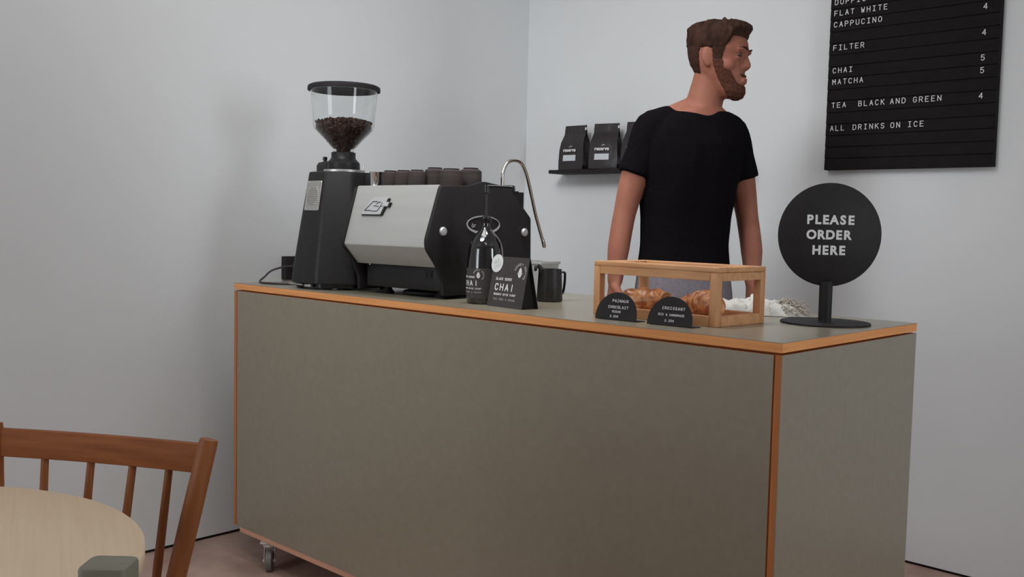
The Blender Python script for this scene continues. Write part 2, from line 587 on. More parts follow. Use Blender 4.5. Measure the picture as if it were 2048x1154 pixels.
def font_bm(s, size, bold=0.0, extrude=0.0006):
    """built-in typeface turned into a mesh, centred on x"""
    c = bpy.data.curves.new('t', 'FONT')
    c.body = s
    c.size = size
    c.offset = bold
    c.extrude = extrude
    c.align_x = 'CENTER'
    c.resolution_u = 4
    o = bpy.data.objects.new('t', c)
    COL.objects.link(o)
    dg = bpy.context.evaluated_depsgraph_get()
    me = bpy.data.meshes.new_from_object(o.evaluated_get(dg))
    bpy.data.objects.remove(o)
    b = bmesh.new()
    b.from_mesh(me)
    bpy.data.meshes.remove(me)
    return b


# ------------------------------------------------------------------ the room
XL, YB, XR, YF, ZC = -2.268, 1.687, 3.2, -4.5, 3.0
bm = new_bm()
add_box(bm, ((XL + XR) / 2, (YB + YF) / 2, -0.05), (XR - XL + 0.6, YB - YF + 0.6, 0.1))
struct('floor', bm, M['floor'])
bm = new_bm()
add_box(bm, ((XL + XR) / 2, (YB + YF) / 2, ZC + 0.05), (XR - XL + 0.6, YB - YF + 0.6, 0.1))
struct('ceiling', bm, M['ceiling'])
bm = new_bm()
add_box(bm, ((XL + XR) / 2, YB + 0.1, (ZC + 0.011) / 2), (XR - XL, 0.2, ZC - 0.011))
struct('wall_back', bm, M['wall'])
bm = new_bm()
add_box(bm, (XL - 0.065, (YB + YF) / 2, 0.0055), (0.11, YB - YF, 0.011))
struct('gap_shade_left', bm, M['gap'])  # near-black strip, painted shade of the gap between wall and floor
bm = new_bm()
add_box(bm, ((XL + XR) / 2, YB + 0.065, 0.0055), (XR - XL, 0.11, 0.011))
struct('gap_shade_back', bm, M['gap'])  # same painted gap shade along the back wall


def wall_with_hole(name, horizontal, at, a0, a1, h0, h1, z0, z1, zb, th=0.2):
    bm = new_bm()
    for lo, hi, zl, zh in ((a0, h0, zb, ZC), (h1, a1, zb, ZC), (h0, h1, zb, z0), (h0, h1, z1, ZC)):
        c = ((lo + hi) / 2, at, (zl + zh) / 2) if horizontal else (at, (lo + hi) / 2, (zl + zh) / 2)
        s = (hi - lo, th, zh - zl) if horizontal else (th, hi - lo, zh - zl)
        add_box(bm, c, s)
    struct(name, bm, M['wall'])


wall_with_hole('wall_right', False, XR + 0.1, YF, YB, -0.16, 0.70, 0.75, 2.55, 0.0)
wall_with_hole('wall_front', True, YF - 0.1, XL, XR, -2.15, -0.85, 0.75, 2.45, 0.0)
bm = new_bm()
add_box(bm, (XL - 0.1, (YB + YF) / 2, (ZC + 0.011) / 2), (0.2, YB - YF + 0.4, ZC - 0.011))
struct('wall_left', bm, M['wall'])


def window_frame(name, horizontal, at, h0, h1, z0, z1, n):
    bm = new_bm()
    def bar(lo, hi, zl, zh):
        c = ((lo + hi) / 2, at, (zl + zh) / 2) if horizontal else (at, (lo + hi) / 2, (zl + zh) / 2)
        s = (hi - lo, 0.06, zh - zl) if horizontal else (0.06, hi - lo, zh - zl)
        add_box(bm, c, s, 0.004, 1)
    w = 0.05
    bar(h0, h1, z0, z0 + w)
    bar(h0, h1, z1 - w, z1)
    bar(h0, h0 + w, z0 + w, z1 - w)
    bar(h1 - w, h1, z0 + w, z1 - w)
    for k in range(1, n):
        c = h0 + (h1 - h0) * k / n
        bar(c - w / 2, c + w / 2, z0 + w, z1 - w)
    struct(name, bm, M['frame_white'])


window_frame('window_1', False, XR + 0.1, -0.16, 0.70, 0.75, 2.55, 1)
window_frame('window_2', True, YF - 0.1, -2.15, -0.85, 0.75, 2.45, 2)

# ------------------------------------------------------------------ the counter
ZT, L, D, TH = 0.95, 2.0423, 0.6767, 0.0205
PT = 0.0165
counter = thing('counter', 'long olive grey service counter on casters with orange plywood edges', 'counter', (-L / 2, D / 2, 0))
bm = new_bm()
add_box(bm, (-L / 2, D / 2, ZT - TH / 2 - 0.0006), (L, D, TH - 0.0012), 0.0006, 1)
wt = obj('worktop', bm, M['ply'], counter, True)
wt['label'] = 'worktop with bare orange plywood edge'
bm = new_bm()
add_box(bm, (-L / 2, D / 2, ZT - 0.0006), (L, D, 0.0012))
obj('worktop_surface', bm, M['laminate'], wt, True)['label'] = 'olive grey linoleum top'
ZP = ZT - TH - 0.0045           # top of the panels, a fine gap under the worktop
ZB = 0.1145                     # bottom of the panels
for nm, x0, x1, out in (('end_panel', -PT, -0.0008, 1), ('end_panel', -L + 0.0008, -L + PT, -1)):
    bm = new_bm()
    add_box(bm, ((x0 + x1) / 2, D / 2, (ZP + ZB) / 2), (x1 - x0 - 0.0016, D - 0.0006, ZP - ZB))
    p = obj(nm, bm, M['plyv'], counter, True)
    bm = new_bm()
    xs = -0.0008 if out > 0 else -L + 0.0008
    add_box(bm, (xs, D / 2, (ZP + ZB) / 2), (0.0014, D - 0.0010, ZP - ZB - 0.0004))
    obj('laminate_face', bm, M['laminate'], p, True)['label'] = 'olive grey outer face'
# the carcass walls behind the front panel, and the back with its open shelf bay
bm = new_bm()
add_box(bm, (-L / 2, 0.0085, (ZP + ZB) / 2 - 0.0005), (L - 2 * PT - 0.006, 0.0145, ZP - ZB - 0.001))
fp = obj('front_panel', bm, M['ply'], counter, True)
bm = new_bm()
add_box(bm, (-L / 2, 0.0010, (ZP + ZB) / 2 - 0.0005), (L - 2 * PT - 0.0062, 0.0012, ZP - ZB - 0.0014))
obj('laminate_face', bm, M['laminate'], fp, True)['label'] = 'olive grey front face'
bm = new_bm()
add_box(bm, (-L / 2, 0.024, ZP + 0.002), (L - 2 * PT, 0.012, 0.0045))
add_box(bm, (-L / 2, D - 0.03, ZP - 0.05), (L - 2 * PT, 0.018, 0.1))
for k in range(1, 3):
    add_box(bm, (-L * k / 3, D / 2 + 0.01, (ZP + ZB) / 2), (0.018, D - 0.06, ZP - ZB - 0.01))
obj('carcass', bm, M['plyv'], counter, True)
bm = new_bm()
add_box(bm, (-L / 2, D / 2, ZB - 0.0095), (L - 0.075, D - 0.004, 0.018), 0.0008, 1)
obj('base_plate', bm, M['plyb'], counter, True)['label'] = 'pinkish plywood base board'


def caster(x, y, rz):
    m = Matrix.Translation((x, y, 0)) @ Matrix.Rotation(rz, 4, 'Z')
    bm = new_bm()
    add_box(bm, (0, 0, 0.0935), (0.062, 0.062, 0.004), 0.001, 1)
    add_lathe(bm, [(0.022, 0.075), (0.025, 0.078), (0.025, 0.088), (0.021, 0.0915)], 24)
    for s in (-1, 1):
        add_prism(bm, [(-0.022, 0.078), (0.018, 0.078), (0.034, 0.036), (0.032, 0.028), (0.022, 0.026), (0.006, 0.05)], s * 0.017 - 0.0012, s * 0.017 + 0.0012, 'y')
    add_box(bm, (-0.002, 0, 0.077), (0.04, 0.036, 0.003))
    # brake pedal and axle bolt
    add_box(bm, (-0.036, 0, 0.062), (0.03, 0.022, 0.005), 0.002, 1)
    add_lathe(bm, [(0.005, -0.021), (0.005, 0.021)], 10, m=Matrix.Translation((0.025, 0, 0.034)) @ Matrix.Rotation(PI / 2, 4, 'X'))
    bmesh.ops.transform(bm, matrix=m, verts=bm.verts)
    c = obj('caster', bm, M['zinc'], counter, True)
    c['label'] = 'zinc caster bracket with grey wheel'
    bm = new_bm()
    add_lathe(bm, [(0.012, -0.012), (0.029, -0.012), (0.034, -0.008), (0.034, 0.008), (0.029, 0.012), (0.012, 0.012)], 28,
              m=Matrix.Translation((0.025, 0, 0.034)) @ Matrix.Rotation(PI / 2, 4, 'X'))
    bmesh.ops.transform(bm, matrix=m, verts=bm.verts)
    obj('wheel', bm, M['caster_wheel'], c, True)


for x, y, r in ((-1.858, 0.030, -0.70), (-0.12, 0.07, 0.6), (-1.87, D - 0.08, 2.4), (-0.14, D - 0.08, 1.1)):
    caster(x, y, r)

# ------------------------------------------------------------------ grinder
G = (-1.692, 0.190, ZT)
gr = thing('coffee_grinder', 'tall black coffee grinder with a clear hopper of beans', 'coffee grinder', G)
OCT = [(-.42, -1), (.42, -1), (1, -.42), (1, .42), (.42, 1), (-.42, 1), (-1, .42), (-1, -.42)]


def octring(h, z, r=0.012):
    return [Vector((x, y, z)) for x, y in round_poly([(a * h, b * h) for a, b in OCT], r, 3)]


bm = new_bm()
add_rings(bm, [octring(0.150, 0.018), octring(0.153, 0.022), octring(0.152, 0.05), octring(0.128, 0.215), octring(0.105, 0.366), octring(0.1035, 0.373), octring(0.099, 0.375)])
obj('body', bm, M['black'], gr, sharp=25)
bm = new_bm()
add_rings(bm, [octring(0.135, 0.006), octring(0.135, 0.0178)])
add_box(bm, (-0.02, -0.142, 0.011), (0.055, 0.012, 0.007), 0.001, 1)
obj('base_plate', bm, M['black_gloss'], gr)
bm = new_bm()
add_box(bm, (0.020, -0.146, 0.012), (0.030, 0.012, 0.008), 0.001, 1)
add_box(bm, (-0.05, -0.146, 0.013), (0.075, 0.005, 0.005), 0.001, 1)
obj('drawer_pull', bm, M['steel'], gr)['label'] = 'small steel strip at the foot'
for sx, sy in ((-.8, -.8), (.8, -.8), (-.8, .8), (.8, .8)):
    bm = new_bm()
    add_lathe(bm, [(0.011, 0), (0.013, 0.002), (0.011, 0.0065)], 16, (sx * 0.12, sy * 0.12, 0))
    obj('foot', bm, M['rubber'], gr)
# vent plate on the narrow left face, leaning with the face
lean = math.atan2(0.152 - 0.105, 0.366 - 0.05)
fm = Matrix.Translation((0, -0.1155, 0.297)) @ Matrix.Rotation(-lean, 4, 'X')
bm = new_bm()
add_prism(bm, round_poly([(-.039, -.048), (.039, -.048), (.039, .048), (-.039, .048)], .005), -0.003, 0.0, 'y', 0.0008, 1)
bmesh.ops.transform(bm, matrix=fm, verts=bm.verts)
vent = obj('vent_plate', bm, M['steel'], gr)
vent['label'] = 'brushed steel plate with round grille of slots'
bm = new_bm()
for k in range(9):
    zz = -0.026 + k * 0.0065
    w = 0.029 * math.sqrt(max(0.12, 1 - (zz / 0.031) ** 2))
    add_tube(bm, [(-w, -0.0035, zz), (w, -0.0035, zz)], 0.0023, 8, round_ends=True)
bmesh.ops.transform(bm, matrix=fm, verts=bm.verts)
obj('louver', bm, M['steel'], vent)
for sx in (-1, 1):
    for sz in (-1, 1):
        bm = new_bm()
        add_lathe(bm, [(0.0028, 0), (0.0028, 0.0012), (0.001, 0.002)], 10, m=Matrix.Translation((sx * .034, -0.003, sz * .043)) @ Matrix.Rotation(PI / 2, 4, 'X'))
        bmesh.ops.transform(bm, matrix=fm, verts=bm.verts)
        obj('screw', bm, M['chrome'], vent)
# burr head: rear hump, collar, dial
bm = new_bm()
add_lathe(bm, [(0.052, 0.374), (0.055, 0.379), (0.053, 0.408), (0.043, 0.418), (0.0395, 0.424), (0.0395, 0.440), (0.036, 0.4425)], 40)
add_rings(bm, [[Vector((x, y, z)) for x, y in round_poly([(-.088 * s, -.05 * s), (.0, -.06 * s), (.0, .06 * s), (-.088 * s, .05 * s)], .018, 4)] for s, z in ((1, .374), (1, .398), (.93, .408), (.7, .413))])
obj('burr_head', bm, M['black'], gr, sharp=35)
bm = new_bm()
add_lathe(bm, [(0.006, 0.405), (0.006, 0.417), (0.0075, 0.418), (0.0075, 0.426), (0.005, 0.428)], 14, (-0.062, -0.028, 0))
obj('adjustment_knob', bm, M['black_gloss'], gr)
bm = new_bm()
R1 = [(0.058 * math.cos(math.radians(a)), 0.058 * math.sin(math.radians(a))) for a in range(-100, 61, 8)]
R0 = [(0.070 * math.cos(math.radians(a)), 0.070 * math.sin(math.radians(a))) for a in range(60, -101, -8)]
add_prism(bm, R1 + R0, 0.376, 0.384, 'z', 0.0008, 1)
add_tube(bm, [(0.068, 0.030, 0.384), (0.068, 0.030, 0.40)], 0.003, 8)
obj('grind_dial', bm, M['steel'], gr)['label'] = 'polished grind dial'
# dosing fork side, toward the barista
bm = new_bm()
add_box(bm, (0.112, 0.045, 0.345), (0.05, 0.075, 0.05), 0.012, 3)
add_box(bm, (0.02, 0.118, 0.30), (0.07, 0.06, 0.08), 0.01, 3)
obj('dosing_spout', bm, M['black_matte'], gr)
# hopper
hop = [(0.031, 0.440), (0.0345, 0.452), (0.060, 0.480), (0.094, 0.515), (0.0985, 0.527), (0.1015, 0.575), (0.1085, 0.640)]
th = 0.0022
bm = new_bm()
add_rings(bm, lathe_rings(hop + [(r - th, z) for r, z in reversed(hop)], 64), False, False)
hp = obj('hopper', bm, M['glass'], gr, sharp=60)
hp['label'] = 'clear funnel shaped bean hopper'
bm = new_bm()
add_lathe(bm, [(0.106, 0.6405), (0.1165, 0.639), (0.1175, 0.643), (0.116, 0.653), (0.108, 0.6575), (0.05, 0.660), (0.0, 0.6605)], 64, caps=(True, False))
obj('hopper_lid', bm, M['black_matte'], hp, sharp=30)
# beans lying in the funnel
bm = new_bm()
add_rings(bm, lathe_rings([(0.022, 0.442), (0.025, 0.455), (0.049, 0.482), (0.081, 0.515), (0.087, 0.527), (0.085, 0.536), (0.06, 0.543), (0.02, 0.546)], 40))


def bean_at(p, ax, bmt):
    q = Vector((random.uniform(-1, 1), random.uniform(-1, 1), random.uniform(-1, 1))).normalized()
    m = q.to_track_quat('Z', 'Y').to_matrix().to_4x4()
    t = bmesh.new()
    bmesh.ops.create_icosphere(t, subdivisions=1, radius=1.0)
    bmesh.ops.scale(t, vec=(0.0046, 0.0036, 0.0062), verts=t.verts)
    bmesh.ops.transform(t, matrix=Matrix.Translation(p) @ m, verts=t.verts)
    merge(bmt, t)


for k in range(1150):
    a = random.uniform(0, 2 * PI)
    if k < 260:
        r = 0.090 * math.sqrt(random.random())
        p = (r * math.cos(a), r * math.sin(a), 0.549 - 0.013 * (r / 0.09) ** 2 + random.uniform(-.002, .004))
    else:
        t = random.random() ** 0.7
        z = 0.455 + t * 0.082
        r = (0.0305 + (z - 0.453) * 0.94) if z < 0.514 else 0.0895
        r -= 0.0042
        p = (r * math.cos(a), r * math.sin(a), z)
    bean_at(p, None, bm)
bmesh.ops.translate(bm, vec=(0, 0, -0.44), verts=bm.verts)
beans = obj('coffee_beans', bm, M['bean'])
beans.location = (G[0], G[1], G[2] + 0.44)
tag(beans, 'dark roasted coffee beans filling the grinder hopper', 'coffee beans')
beans['kind'] = 'stuff'

# wall socket and cable at the left of the grinder
sk = thing('power_socket', 'black surface socket box on the left wall beside the grinder', 'socket', (XL, 0.37, 0.94))
bm = new_bm()
add_box(bm, (0.017, 0, 0.045), (0.034, 0.075, 0.088), 0.004, 2)
obj('housing', bm, M['black_matte'], sk)
bm = new_bm()
add_lathe(bm, [(0.018, 0.034), (0.018, 0.058), (0.008, 0.066), (0.005, 0.075)], 20, m=Matrix.Translation((0, 0, 0.05)) @ Matrix.Rotation(PI / 2, 4, 'Y'))
obj('plug', bm, M['rubber'], sk)
bm = new_bm()
add_tube(bm, [(-2.194, 0.37, 0.990), (-2.160, 0.290, 0.996), (-2.115, 0.195, 0.985), (-2.055, 0.125, 0.966), (-2.015, 0.082, 0.9545), (-1.95, 0.062, 0.9535), (-1.89, 0.085, 0.9535), (-1.865, 0.115, 0.9535), (-1.857, 0.15, 0.9560)], 0.0035, 8, smooth=8)
cb = tag(obj('power_cable', bm, M['cable']), 'thin dark cable looping from the wall socket to the grinder foot', 'cable')
recenter(cb, (-2.015, 0.082, 0.951))

# ------------------------------------------------------------------ espresso machine
MR = math.radians(3)
MO = Vector((-1.147, 0.134, ZT))
em = thing('espresso_machine', 'black espresso machine with a sloping silver back panel', 'espresso machine', MO, MR)
UL = -0.362                                        # outer face of the left plate
PLATE = [(-.004, .010), (-.006, .050), (-.030, .097), (-.071, .144), (-.0745, .170), (-.020, .324), (.02, .3255), (.10, .331), (.159, .346), (.20, .341), (.238, .337), (.282, .327), (.383, .240), (.387, .10), (.387, .010)]
PR_ = round_poly(PLATE, [.004, .01, .01, .022, .022, .008, .01, .02, .02, .02, .02, .01, .008, .005, .004], 4)
for u0, u1, nm in ((0.0, 0.013, 'side_plate'), (UL, UL + 0.013, 'side_plate')):
    bm = new_bm()
    add_prism(bm, PR_, u0, u1, 'x', 0.003, 2)
    sp = obj(nm, bm, M['black_matte'], em, sharp=30)
    # bolts and the oval badge, on the outer face
    for v_, z_ in ((-.012, .196), (.349, .196)):
        bm = new_bm()
        s = 1 if u0 == 0 else -1
        add_lathe(bm, [(0.0128, 0), (0.0128, 0.005), (0.0105, 0.008), (0.004, 0.009)], 24,
                  m=Matrix.Translation((u1 if s > 0 else u0, v_, z_)) @ Matrix.Rotation(s * PI / 2, 4, 'Y'))
        obj('bolt', bm, M['emblem'], sp)['label'] = 'polished round bolt head'
    if u0 == 0:
        bm = new_bm()
        cx, cz, ra, rb = .160, .2165, .0735, .0275
        n = 48
        for (a0, b0, h0) in ((ra, rb, 0),):
            pass
        rings = []
        for (k1, k2, h) in ((1.0, 1.0, 0.0), (1.0, 1.0, 0.0022), (0.95, 0.80, 0.0022), (0.95, 0.80, 0.0)):
            rings.append([Vector((u1 + h, cx + ra * k1 * math.cos(2 * PI * i / n), cz + rb * k2 * math.sin(2 * PI * i / n) + (0.002 if k2 < 1 else 0))) for i in range(n)])
        rings.append(rings[0])
        add_rings(bm, rings, False, False)
        bd = obj('badge_ring', bm, M['emblem'], sp)
        bd['label'] = 'silver oval badge ring'
        t = font_bm('br', 0.020)
        bmesh.ops.transform(t, matrix=Matrix.Translation((u1 + 0.0006, .118, .2085)) @ Matrix.Rotation(PI / 2, 4, 'Z') @ Matrix.Rotation(PI / 2, 4, 'X'), verts=t.verts)
        obj('lettering', t, M['letter_grey'], bd)
bm = new_bm()
add_box(bm, (-0.1625, 0.190, 0.060), (0.325, 0.375, 0.076), 0.004, 2)
obj('base_box', bm, M['black'], em)
bb = em.children[-1]
for sx in (-0.312, -0.014):
    bm = new_bm()
    add_ball(bm, (sx, 0.0025, 0.089), (0.0035, 0.0025, 0.0035), u=10, v=6)
    obj('screw', bm, M['chrome'], bb)
bm = new_bm()
add_box(bm, (-0.055, 0.0022, 0.068), (0.036, 0.003, 0.026), 0.001, 1)
sw = obj('switch', bm, M['black_gloss'], bb)
bm = new_bm()
add_box(bm, (-0.048, 0.0006, 0.068), (0.012, 0.003, 0.016), 0.001, 1)
add_box(bm, (-0.062, 0.0006, 0.068), (0.008, 0.003, 0.016), 0.001, 1)
obj('rocker', bm, M['black'], sw)
# body between the plates, faced with the folded silver sheet
bm = new_bm()
BODY = [(0.010, .098), (-.018, .100), (-.060, .150), (-.061, .165), (-.012, .318), (.02, .320), (.36, .320), (.36, .27), (.36, .24), (.25, .215), (.25, .12), (.36, .098)]
add_prism(bm, BODY, UL + 0.013, 0.0, 'x')
obj('body', bm, M['black_matte'], em, sharp=30)
bm = new_bm()
SH = [(-.014, .092), (-.0655, .1460), (-.0672, .1500), (-.0670, .156), (-.0165, .326), (-.012, .328)]
SI = [(p[0] + 0.0035, p[1] - 0.0008) for p in reversed(SH)]
add_prism(bm, SH + SI, UL + 0.0135, -0.0005, 'x')
fs = obj('back_panel', bm, M['panel'], em, sharp=22)
fs['label'] = 'folded pale silver panel'
# raised emblem on the slope
sl = math.atan2(.0670 - .0165, .326 - .156)
em_m = Matrix.Translation((0, -.0587, .184)) @ Matrix.Rotation(-sl, 4, 'X')


def on_slope(bm, poly, h0, h1, bv=0.0006):
    t = bmesh.new()
    add_prism(t, poly, -h1, -h0, 'y', bv, 1)
    bmesh.ops.transform(t, matrix=em_m, verts=t.verts)
    merge(bm, t)


EX, EZ, EW, EH = -.298, .0575, .122, .052
def eq(x, y):                                       # emblem drawing, 0..1 by 0..1
    return (EX + x * EW, EZ + y * EH)
bm = new_bm()
on_slope(bm, [eq(0, 0), eq(.70, 0), eq(.86, 1), eq(.34, 1), eq(.24, .86)], 0.0, 0.006)
on_slope(bm, [eq(.68, .48), eq(.91, .48), eq(.95, .74), eq(.72, .74)], 0.0, 0.0075)
e1 = obj('emblem', bm, M['emblem'], fs)
e1['label'] = 'raised slanted silver emblem'
bm = new_bm()
t = bmesh.new()
for pts in ([(.50, .77), (.36, .77), (.11, .23), (.33, .23)], [(.50, .63), (.55, .72), (.63, .73)], [(.42, .51), (.50, .51)], [(.53, .48), (.58, .48)], [(.36, .20), (.54, .19), (.59, .24), (.71, .72)], [(.66, .49), (.72, .49)]):
    add_stroke(t, [eq(*p) for p in pts], 0.0022, 0.0006, lambda x, y, h: Vector((x, -0.0061 - h, y)))
bmesh.ops.transform(t, matrix=em_m, verts=t.verts)
merge(bm, t)
obj('emblem_groove', bm, M['black_gloss'], e1)
bm = new_bm()
on_slope(bm, [eq(.715, -.05), eq(.76, -.05), eq(.92, .96), eq(.875, .98)], 0.0, 0.0052)
on_slope(bm, [eq(.02, -.055), eq(.72, -.055), eq(.72, 0), eq(.02, 0)], 0.0, 0.0052)
on_slope(bm, [eq(.915, .44), eq(.965, .44), eq(1.0, .72), eq(.955, .74)], 0.0, 0.0068)
obj('emblem_edge', bm, M['black_gloss'], e1)
# cup tray with low rim, drip tray, group head, cords and feet
bm = new_bm()
add_box(bm, ((UL + .013) / 2, 0.165, 0.3215), (-UL - 0.020, 0.35, 0.003))
obj('cup_tray', bm, M['black'], em)
bm = new_bm()
add_box(bm, (-0.215, 0.40, 0.045), (0.23, 0.12, 0.05), 0.004, 2)
obj('drip_tray', bm, M['black'], em)
bm = new_bm()
add_lathe(bm, [(0.032, 0.19), (0.034, 0.2), (0.034, 0.24), (0.028, 0.25)], 28, (-0.17, 0.40, 0))
add_box(bm, (-0.17, 0.36, 0.235), (0.06, 0.08, 0.035), 0.006, 2)
obj('group_head', bm, M['chrome'], em)
for sx, sy in ((-0.275, .045), (-0.04, .045), (-0.275, .34), (-0.04, .34)):
    bm = new_bm()
    add_lathe(bm, [(0.020, 0.0), (0.021, 0.003), (0.013, 0.014), (0.011, 0.0225)], 20, (sx, sy, 0))
    obj('foot', bm, M['rubber'], em)
for k, pts in enumerate(([(-.24, .20, .004), (-.235, .10, .006), (-.20, .045, .006), (-.15, .035, .006), (-.09, .06, .006), (-.05, .15, .006)],
                         [(-.20, .22, .004), (-.18, .12, .005), (-.12, .07, .005), (-.06, .08, .005), (-.02, .20, .005)])):
    bm = new_bm()
    add_tube(bm, [(a, b, c + 0.0015) for a, b, c in pts], 0.0055, 8, smooth=6)
    obj('power_cord', bm, M['rubber'], em)
# steam wand and knob
bm = new_bm()
add_tube(bm, [(-.035, .294, .300), (-.035, .296, .345), (-.035, .298, .378), (-.035, .318, .410), (-.035, .352, .420), (-.035, .386, .414), (-.035, .410, .386), (-.035, .432, .335), (-.035, .460, .262), (-.035, .486, .205), (-.035, .508, .160)], 0.0055, 12, smooth=6)
add_tube(bm, [(-.035, .504, .171), (-.035, .512, .151)], [0.0062, 0.0068], 12, round_ends=True)
obj('steam_wand', bm, M['wand'], em)['label'] = 'bent polished steam tube'
bm = new_bm()
pr = [(0.006, 0.0)]
for k in range(5):
    pr += [(0.021, 0.001 + k * 0.004), (0.021, 0.003 + k * 0.004), (0.0185, 0.0035 + k * 0.004), (0.0185, 0.0048 + k * 0.004)]
pr += [(0.014, 0.022)]
add_lathe(bm, pr, 28, (-.012, .30, .318))
obj('steam_knob', bm, M['black'], em)['label'] = 'ribbed black valve knob'
bm = new_bm()
add_tube(bm, [(-.012, .38, .170), (-.012, .402, .170)], 0.0075, 12, round_ends=True)
obj('lever_knob', bm, M['black'], em)


# cups on the machine, foot ring up
def cup_rings(r, h):
    return [(r * .90, 0.0), (r, 0.002), (r * 1.0, h * .25), (r * .985, h * .78), (r * .95, h * .86), (r * .80, h * .925), (r * .66, h * .95), (r * .66, h), (r * .58, h), (r * .56, h * .96), (0.0, h * .958)]


MW = Matrix.Translation(MO) @ Matrix.Rotation(MR, 4, 'Z')
TRAY = 0.3232


def mk_cup(name, r, h, label):
    c = thing(name, label, 'cup', (0, 0, 0), 0, 'stoneware cups on the espresso machine')
    pf = cup_rings(r, h)
    bm = new_bm()
    # an upside-down vessel: outer skin, then the inner wall
    inner = [(0.0, h * .90), (r * .7, h * .88), (r * .88, h * .72), (r * .90, h * .2), (r * .88, 0.0)]
    add_rings(bm, lathe_rings(inner[1:] [::1] + pf[:-1], 36), True, True)
    b = obj('body', bm, M['cup'], c, sharp=35)
    bm = new_bm()
    add_lathe(bm, [(r * .68, h * .975), (r * .68, h * 1.003), (r * .56, h * 1.003), (r * .56, h * .975)], 36)
    obj('foot_ring', bm, M['black_matte'], c)['label'] = 'darker unglazed foot ring'
    return c


def put(o, u, v_):
    o.location = MW @ Vector((u, v_, TRAY))


small = mk_cup('espresso_cup', 0.0275, 0.0515, 'small dark upturned cup nearest the steel shot cup')
put(small, -.2585, .034)
c2 = dup(small, (0, 0, 0), 0.4, 'small dark upturned cup in the middle of the three small ones')
put(c2, -.2000, .034)
c3 = dup(small, (0, 0, 0), 0.9, 'small dark upturned cup right beside the tall cup')
put(c3, -.1415, .034)
tall = mk_cup('tall_cup', 0.031, 0.0605, 'tallest dark upturned cup on the machine, between small and wide cups')
put(tall, -.1150, .082)
wide = mk_cup('wide_cup', 0.0345, 0.0555, 'wide dark upturned cup at the front edge, overlapping its neighbours')
put(wide, -.0375, .072)
c6 = mk_cup('wide_cup', 0.0335, 0.0625, 'wide dark upturned cup farthest right, above the badged side plate')
put(c6, -.042, .160)
sc = thing('shot_cup', 'small steel shot cup on the machine beside the grinder', 'cup', MW @ Vector((-.316, .032, TRAY)))
bm = new_bm()
add_rings(bm, lathe_rings([(.0205, 0), (.0215, .001), (.0235, .046), (.0245, .048), (.0225, .047), (.0200, .003)], 32), True, True)
obj('body', bm, M['chrome'], sc)

# ------------------------------------------------------------------ chai bottle with pump, chai card, pitcher, tub
BT = Vector((-0.994, 0.158, ZT))
bt = thing('syrup_bottle', 'dark glossy syrup bottle with a pump and a chai label', 'bottle', BT)
bm = new_bm()
add_rings(bm, lathe_rings([(.034, 0.0), (.0475, .002), (.0505, .007), (.0505, .10), (.0495, .130), (.0478, .150), (.0440, .168), (.0370, .182), (.0275, .193), (.0180, .202), (.0130, .209), (.0115, .215), (.0115, .226)], 48))
obj('body', bm, M['dark_glass'], bt, sharp=50)
bm = new_bm()
add_lathe(bm, [(.0135, .222), (.0150, .224), (.0150, .238), (.0110, .241), (.0060, .242), (.0050, .250)], 28)
obj('cap', bm, M['black_gloss'], bt)
bm = new_bm()
add_tube(bm, [(0, 0, .245), (0, 0, .310)], .0032, 10)
add_lathe(bm, [(.006, .304), (.0085, .306), (.0085, .325), (.006, .327)], 20)
add_tube(bm, [(0.004, 0, .3235), (.03, .02, .3235), (.056, .038, .3225), (.062, .042, .3185), (.0635, .043, .312)], [.0045, .004, .0036, .0034, .0032], 10, smooth=4)
obj('pump', bm, M['black_gloss'], bt)


# label wrapped around the body: (arc length, height) -> surface
def on_bottle(x, y, h):
    r = .0506 + h
    a = math.radians(-52) + x / .05
    return Vector((r * math.cos(a), r * math.sin(a), y))


bm = new_bm()
NX = 40
for h in (0.0006,):
    rows = []
    for y in (.017, .035, .06, .085, .0985):
        rows.append([bm.verts.new(on_bottle(-.125 + .25 * i / NX, y, h)) for i in range(NX + 1)])
    for a, b in zip(rows[:-1], rows[1:]):
        for i in range(NX):
            bm.faces.new((a[i], a[i + 1], b[i + 1], b[i]))
lb = obj('label', bm, M['card'], bt)
lb['label'] = 'dark brown paper label with white print'


def bframe(x, y, h):
    return on_bottle(x, y, 0.0008 + h)


def chai_print(bm_w, bm_g, f, sx, x0, y0):
    """the printed face shared by card and bottle; x0, y0 = lower left of the printing, sx = overall scale"""
    s = sx
    add_text(bm_w, 'BLACK SENSE', f, .0046 * s, .0047 * s, .20, .0003, x0 + .001 * s, y0 + .0420 * s, 1.2)
    add_text(bm_w, 'CHA|', f, .0122 * s, .0165 * s, .21, .0003, x0 + .002 * s, y0 + .0215 * s, 1.22)
    add_text(bm_w, 'ORGAN|C SP|CE S|RUP', f, .0036 * s, .0037 * s, .22, .0003, x0 + .001 * s, y0 + .0110 * s, 1.2)
    add_text(bm_g, 'TEA FREE & VEGAN', f, .0036 * s, .0044 * s, .17, .0003, x0 + .002 * s, y0 + .0010 * s, 1.05)


